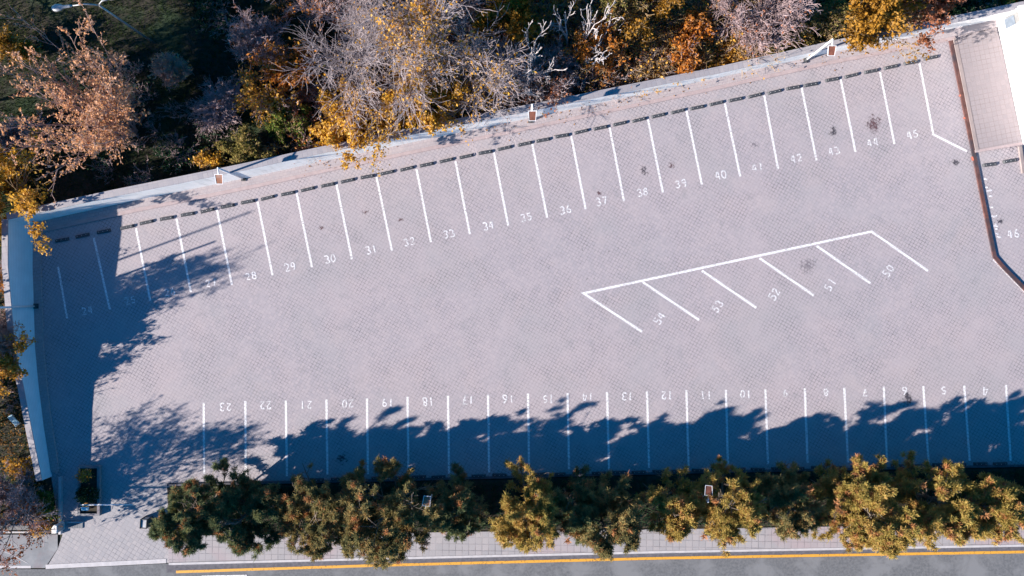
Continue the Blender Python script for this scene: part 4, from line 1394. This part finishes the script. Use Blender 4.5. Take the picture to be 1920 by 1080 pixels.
# fallen leaves: behind the wall and in the lower left corner
n = 34000
qx = rng.uniform(380, 1900, n); qy = np.interp(qx, wx, wy) - 22 - np.abs(rng.normal(size=n)) * 120
dens = (np.sin(qx * 0.011) + np.sin(qx * 0.004 + 2) > -0.4)
qx, qy = qx[dens], qy[dens]
m2 = 5200
lx = rng.uniform(-160, 112, m2); ly = rng.uniform(560, 1000, m2)
wwx = np.array([a[0] for a in WALL_W]); wwy = np.array([a[1] for a in WALL_W])
okl = lx < np.interp(ly, wwy, wwx) - 14
keep = okl & ((np.sin(lx * 0.05) + np.sin(ly * 0.04)) > -0.5)
qx = np.concatenate([qx, lx[keep]]); qy = np.concatenate([qy, ly[keep]])
C = np.stack([(qx - 960) / S, (540 - qy) / S, rng.uniform(-0.04, 0.05, len(qx))], 1)
v, f = leaf_quads(C, rng, 0.075, 0.62, 0.7)
tag(np_obj('leaf_litter', v, f, M['litter']), 'brown and orange fallen leaves on the soil', 'fallen leaves', kind='stuff')
n = 16000
lx = rng.uniform(-200, 112, n); ly = rng.uniform(430, 996, n)
okl = lx < np.interp(ly, wwy, wwx) - 13
lx, ly = lx[okl], ly[okl]
C = np.stack([(lx - 960) / S, (540 - ly) / S, np.full(len(lx), -0.06)], 1)
hh = rng.uniform(0.06, 0.3, len(lx))[:, None]
tip = C + np.concatenate([rng.normal(size=(len(lx), 2)) * 0.6, np.ones((len(lx), 1))], 1) * hh
s_ = rng.normal(size=(len(lx), 3)); s_[:, 2] = 0
s_ /= np.linalg.norm(s_, axis=1, keepdims=True)
V = np.stack([C - s_ * 0.02, C + s_ * 0.02, tip], 1).reshape(-1, 3)
tag(np_obj('dry_grass', V, np.arange(len(V)).reshape(-1, 3), M['grass']), 'rough grass outside the left wall', 'grass', kind='stuff')
n = 420
qx = rng.uniform(560, 1790, n); qy = np.interp(qx, wx, wy) + 2 + np.abs(rng.normal(size=n)) ** 1.5 * 12
keep = np.sin(qx * 0.012 + 1) + rng.normal(size=n) * 0.6 > -0.1
qx, qy = qx[keep], qy[keep]
C = np.stack([(qx - 960) / S, (540 - qy) / S, np.where(qy < np.interp(qx, wx, wy) + 21, 0.14, 0.02)], 1)
v, f = leaf_quads(C, rng, 0.05, 0.62, 0.8)
tag(np_obj('drifted_leaves', v, f, M['litter']), 'fallen leaves drifted along the footpath of the long wall', 'fallen leaves', kind='stuff')
# low plants under the pines
n = 26000
qx = rng.uniform(320, 2150, n); qy = rng.uniform(0, 1, n)
top_ = 916 - (qx - 318) * 0.0232; bot_ = 1000 - (qx - 318) * 0.0148
qy = top_ + (bot_ - top_) * qy
C = np.stack([(qx - 960) / S, (540 - qy) / S, np.full(n, 0.04)], 1)
hh = rng.uniform(0.08, 0.4, n)[:, None]
tip = C + np.concatenate([rng.normal(size=(n, 2)) * 0.6, np.ones((n, 1))], 1) * hh
s_ = rng.normal(size=(n, 3)); s_[:, 2] = 0
s_ /= np.linalg.norm(s_, axis=1, keepdims=True)
V = np.stack([C - s_ * 0.025, C + s_ * 0.025, tip], 1).reshape(-1, 3)
tag(np_obj('ground_cover', V, np.arange(len(V)).reshape(-1, 3), M['leaf_dark']), 'dark ground cover in the planting bed under the pines', 'ground cover', kind='stuff')

# undergrowth between the trees: thin stems and their last leaves, more of it than anybody could count
def thicket(name, label, cx_, cy_, hgt, rad, K, seed, mat, lmat, nl):
    rng = np.random.default_rng(seed)
    nb = len(cx_)
    B = np.stack([(cx_ - 960) / S, (540 - cy_) / S, np.full(nb, -0.06)], 1)
    hgt = hgt[:, None]
    a = rng.uniform(0, 2 * PI, (nb, K)); t = rng.uniform(0.1, 1.0, (nb, K)) ** 0.8 * 1.0
    D = np.stack([np.cos(a) * np.sin(t), np.sin(a) * np.sin(t), np.cos(t)], 2)
    ln = hgt[:, :, None] * rng.uniform(0.5, 1.1, (nb, K, 1)) if hgt.ndim == 3 else (hgt * rng.uniform(0.5, 1.1, (nb, K)))[:, :, None]
    p0 = B[:, None, :] + rng.normal(size=(nb, K, 3)) * np.array([0.12, 0.12, 0.0])
    D2 = D + rng.normal(size=D.shape) * 0.25 + np.array([0, 0, 0.15]); D2 /= np.linalg.norm(D2, axis=2, keepdims=True)
    p1 = p0 + D * ln * 0.5; p2 = p1 + D2 * ln * 0.5
    P0_ = [p0, p1]; P1_ = [p1, p2]; R_ = [0.014, 0.011]
    tips = [p2]
    for q in range(5):
        f = rng.uniform(0.1, 1.0, (nb, K, 1))
        st = p1 + (p2 - p1) * f
        dd = D2 + rng.normal(size=D.shape) * 0.65; dd /= np.linalg.norm(dd, axis=2, keepdims=True)
        en = st + dd * ln * rng.uniform(0.15, 0.35, (nb, K, 1))
        P0_.append(st); P1_.append(en); R_.append(0.009); tips.append(en)
    P0 = np.concatenate([p.reshape(-1, 3) for p in P0_]); P1 = np.concatenate([p.reshape(-1, 3) for p in P1_])
    R = np.concatenate([np.full(nb * K, r) for r in R_])
    ok = clear_of_walls(P1, 0, 0.1, 0) & clear_of_walls(P0, 0, 0.1, 0) if cx_.min() > 150 else (clear_of_walls(P1, -31, 0, 0) | True)
    v, f = tubes_mesh(P0[ok], P1[ok], R[ok], R[ok] * 0.7, 3)
    tag(np_obj(name, v, f, M[mat]), label, 'undergrowth', kind='stuff')
    T = np.concatenate([p.reshape(-1, 3) for p in tips])
    T = T[clear_of_walls(T, 0, 0.1, 0)] if cx_.min() > 150 else T
    Q = T[rng.choice(len(T), nl)] + rng.normal(size=(nl, 3)) * 0.08
    Q[:, 2] = np.maximum(Q[:, 2], -0.02)
    v, f = leaf_quads(Q, rng, 0.075)
    tag(np_obj(name + '_leaves', v, f, M[lmat]), label.replace('stems', 'leaves'), 'undergrowth', kind='stuff')


rng = np.random.default_rng(77)
def spots(n, x0, x1, y0, gap):
    a = rng.uniform(x0, x1, n)
    b = y0 + (np.interp(a, wx, wy) - gap - y0) * rng.uniform(0, 1, n)
    return a, b
a, b = spots(150, 560, 1240, -60, 26)
thicket('undergrowth', 'grey brown thin stems between the bare trees', a, b, rng.uniform(0.7, 2.1, len(a)), 0, 26, 1, 'twig_grey', 'leaf_rust', 11000)
a, b = spots(120, 460, 1480, -60, 24)
thicket('brush', 'mauve thin stems with rust leaves along the back of the wall', a, b, rng.uniform(0.5, 1.5, len(a)), 0, 26, 2, 'twig_mauve', 'leaf_orange', 11000)
a, b = spots(190, 940, 1500, -60, 24)
thicket('scrub', 'tan stems under the amber trees', a, b, rng.uniform(0.8, 2.3, len(a)), 0, 26, 3, 'twig_tan', 'leaf_gold', 14000)
a, b = spots(46, 180, 460, 120, 24)
thicket('weeds', 'dim brown stems in the shaded grass', a, b, rng.uniform(0.4, 1.2, len(a)), 0, 24, 4, 'twig_mauve', 'leaf_dark', 2600)

# ------------------------------------------------------------------ light, sky, camera
EL, AZ = math.radians(22.5), math.radians(20)      # light travels towards +x and a little +y
dirv = Vector((math.cos(EL) * math.cos(AZ), math.cos(EL) * math.sin(AZ), -math.sin(EL)))
sun = bpy.data.lights.new('sun', 'SUN')
sun.energy = 4.6
sun.angle = math.radians(0.5)
sun.color = (1.0, 0.90, 0.80)
so = bpy.data.objects.new('sun', sun)
so.rotation_euler = dirv.to_track_quat('-Z', 'Y').to_euler()
so.location = (-40, -15, 30)
link(so)
world = bpy.data.worlds.new('World')
scene.world = world
world.use_nodes = True
nt = world.node_tree
bg_ = nt.nodes['Background']
sky = nt.nodes.new('ShaderNodeTexSky')
sky.sky_type = 'NISHITA'
sky.sun_disc = False
sky.sun_elevation = EL
sky.sun_rotation = math.atan2(-dirv.x, -dirv.y) % (2 * PI)
sky.air_density = 1.0
sky.dust_density = 0.0
sky.ozone_density = 3.0
tint = nt.nodes.new('ShaderNodeMix')
tint.data_type = 'RGBA'
tint.blend_type = 'MULTIPLY'
tint.inputs[0].default_value = 1.0
tint.inputs[7].default_value = (0.015, 0.62, 0.95, 1)     # the deep clear blue of this sky
nt.links.new(sky.outputs['Color'], tint.inputs[6])
nt.links.new(tint.outputs[2], bg_.inputs['Color'])
bg_.inputs['Strength'].default_value = 0.061

cam = bpy.data.cameras.new('camera')
cam.sensor_width = 36.0
cam.lens = S * H / 1920 * 36.0
cam.clip_end = 3000
co = bpy.data.objects.new('camera', cam)
co.location = (0, 0, H)
link(co)
scene.camera = co
scene.view_settings.view_transform = 'Standard'
scene.view_settings.look = 'None'
scene.view_settings.gamma = 1.0
scene.view_settings.exposure = 1.5
scene.cycles.max_bounces = 6
scene.cycles.transparent_max_bounces = 8
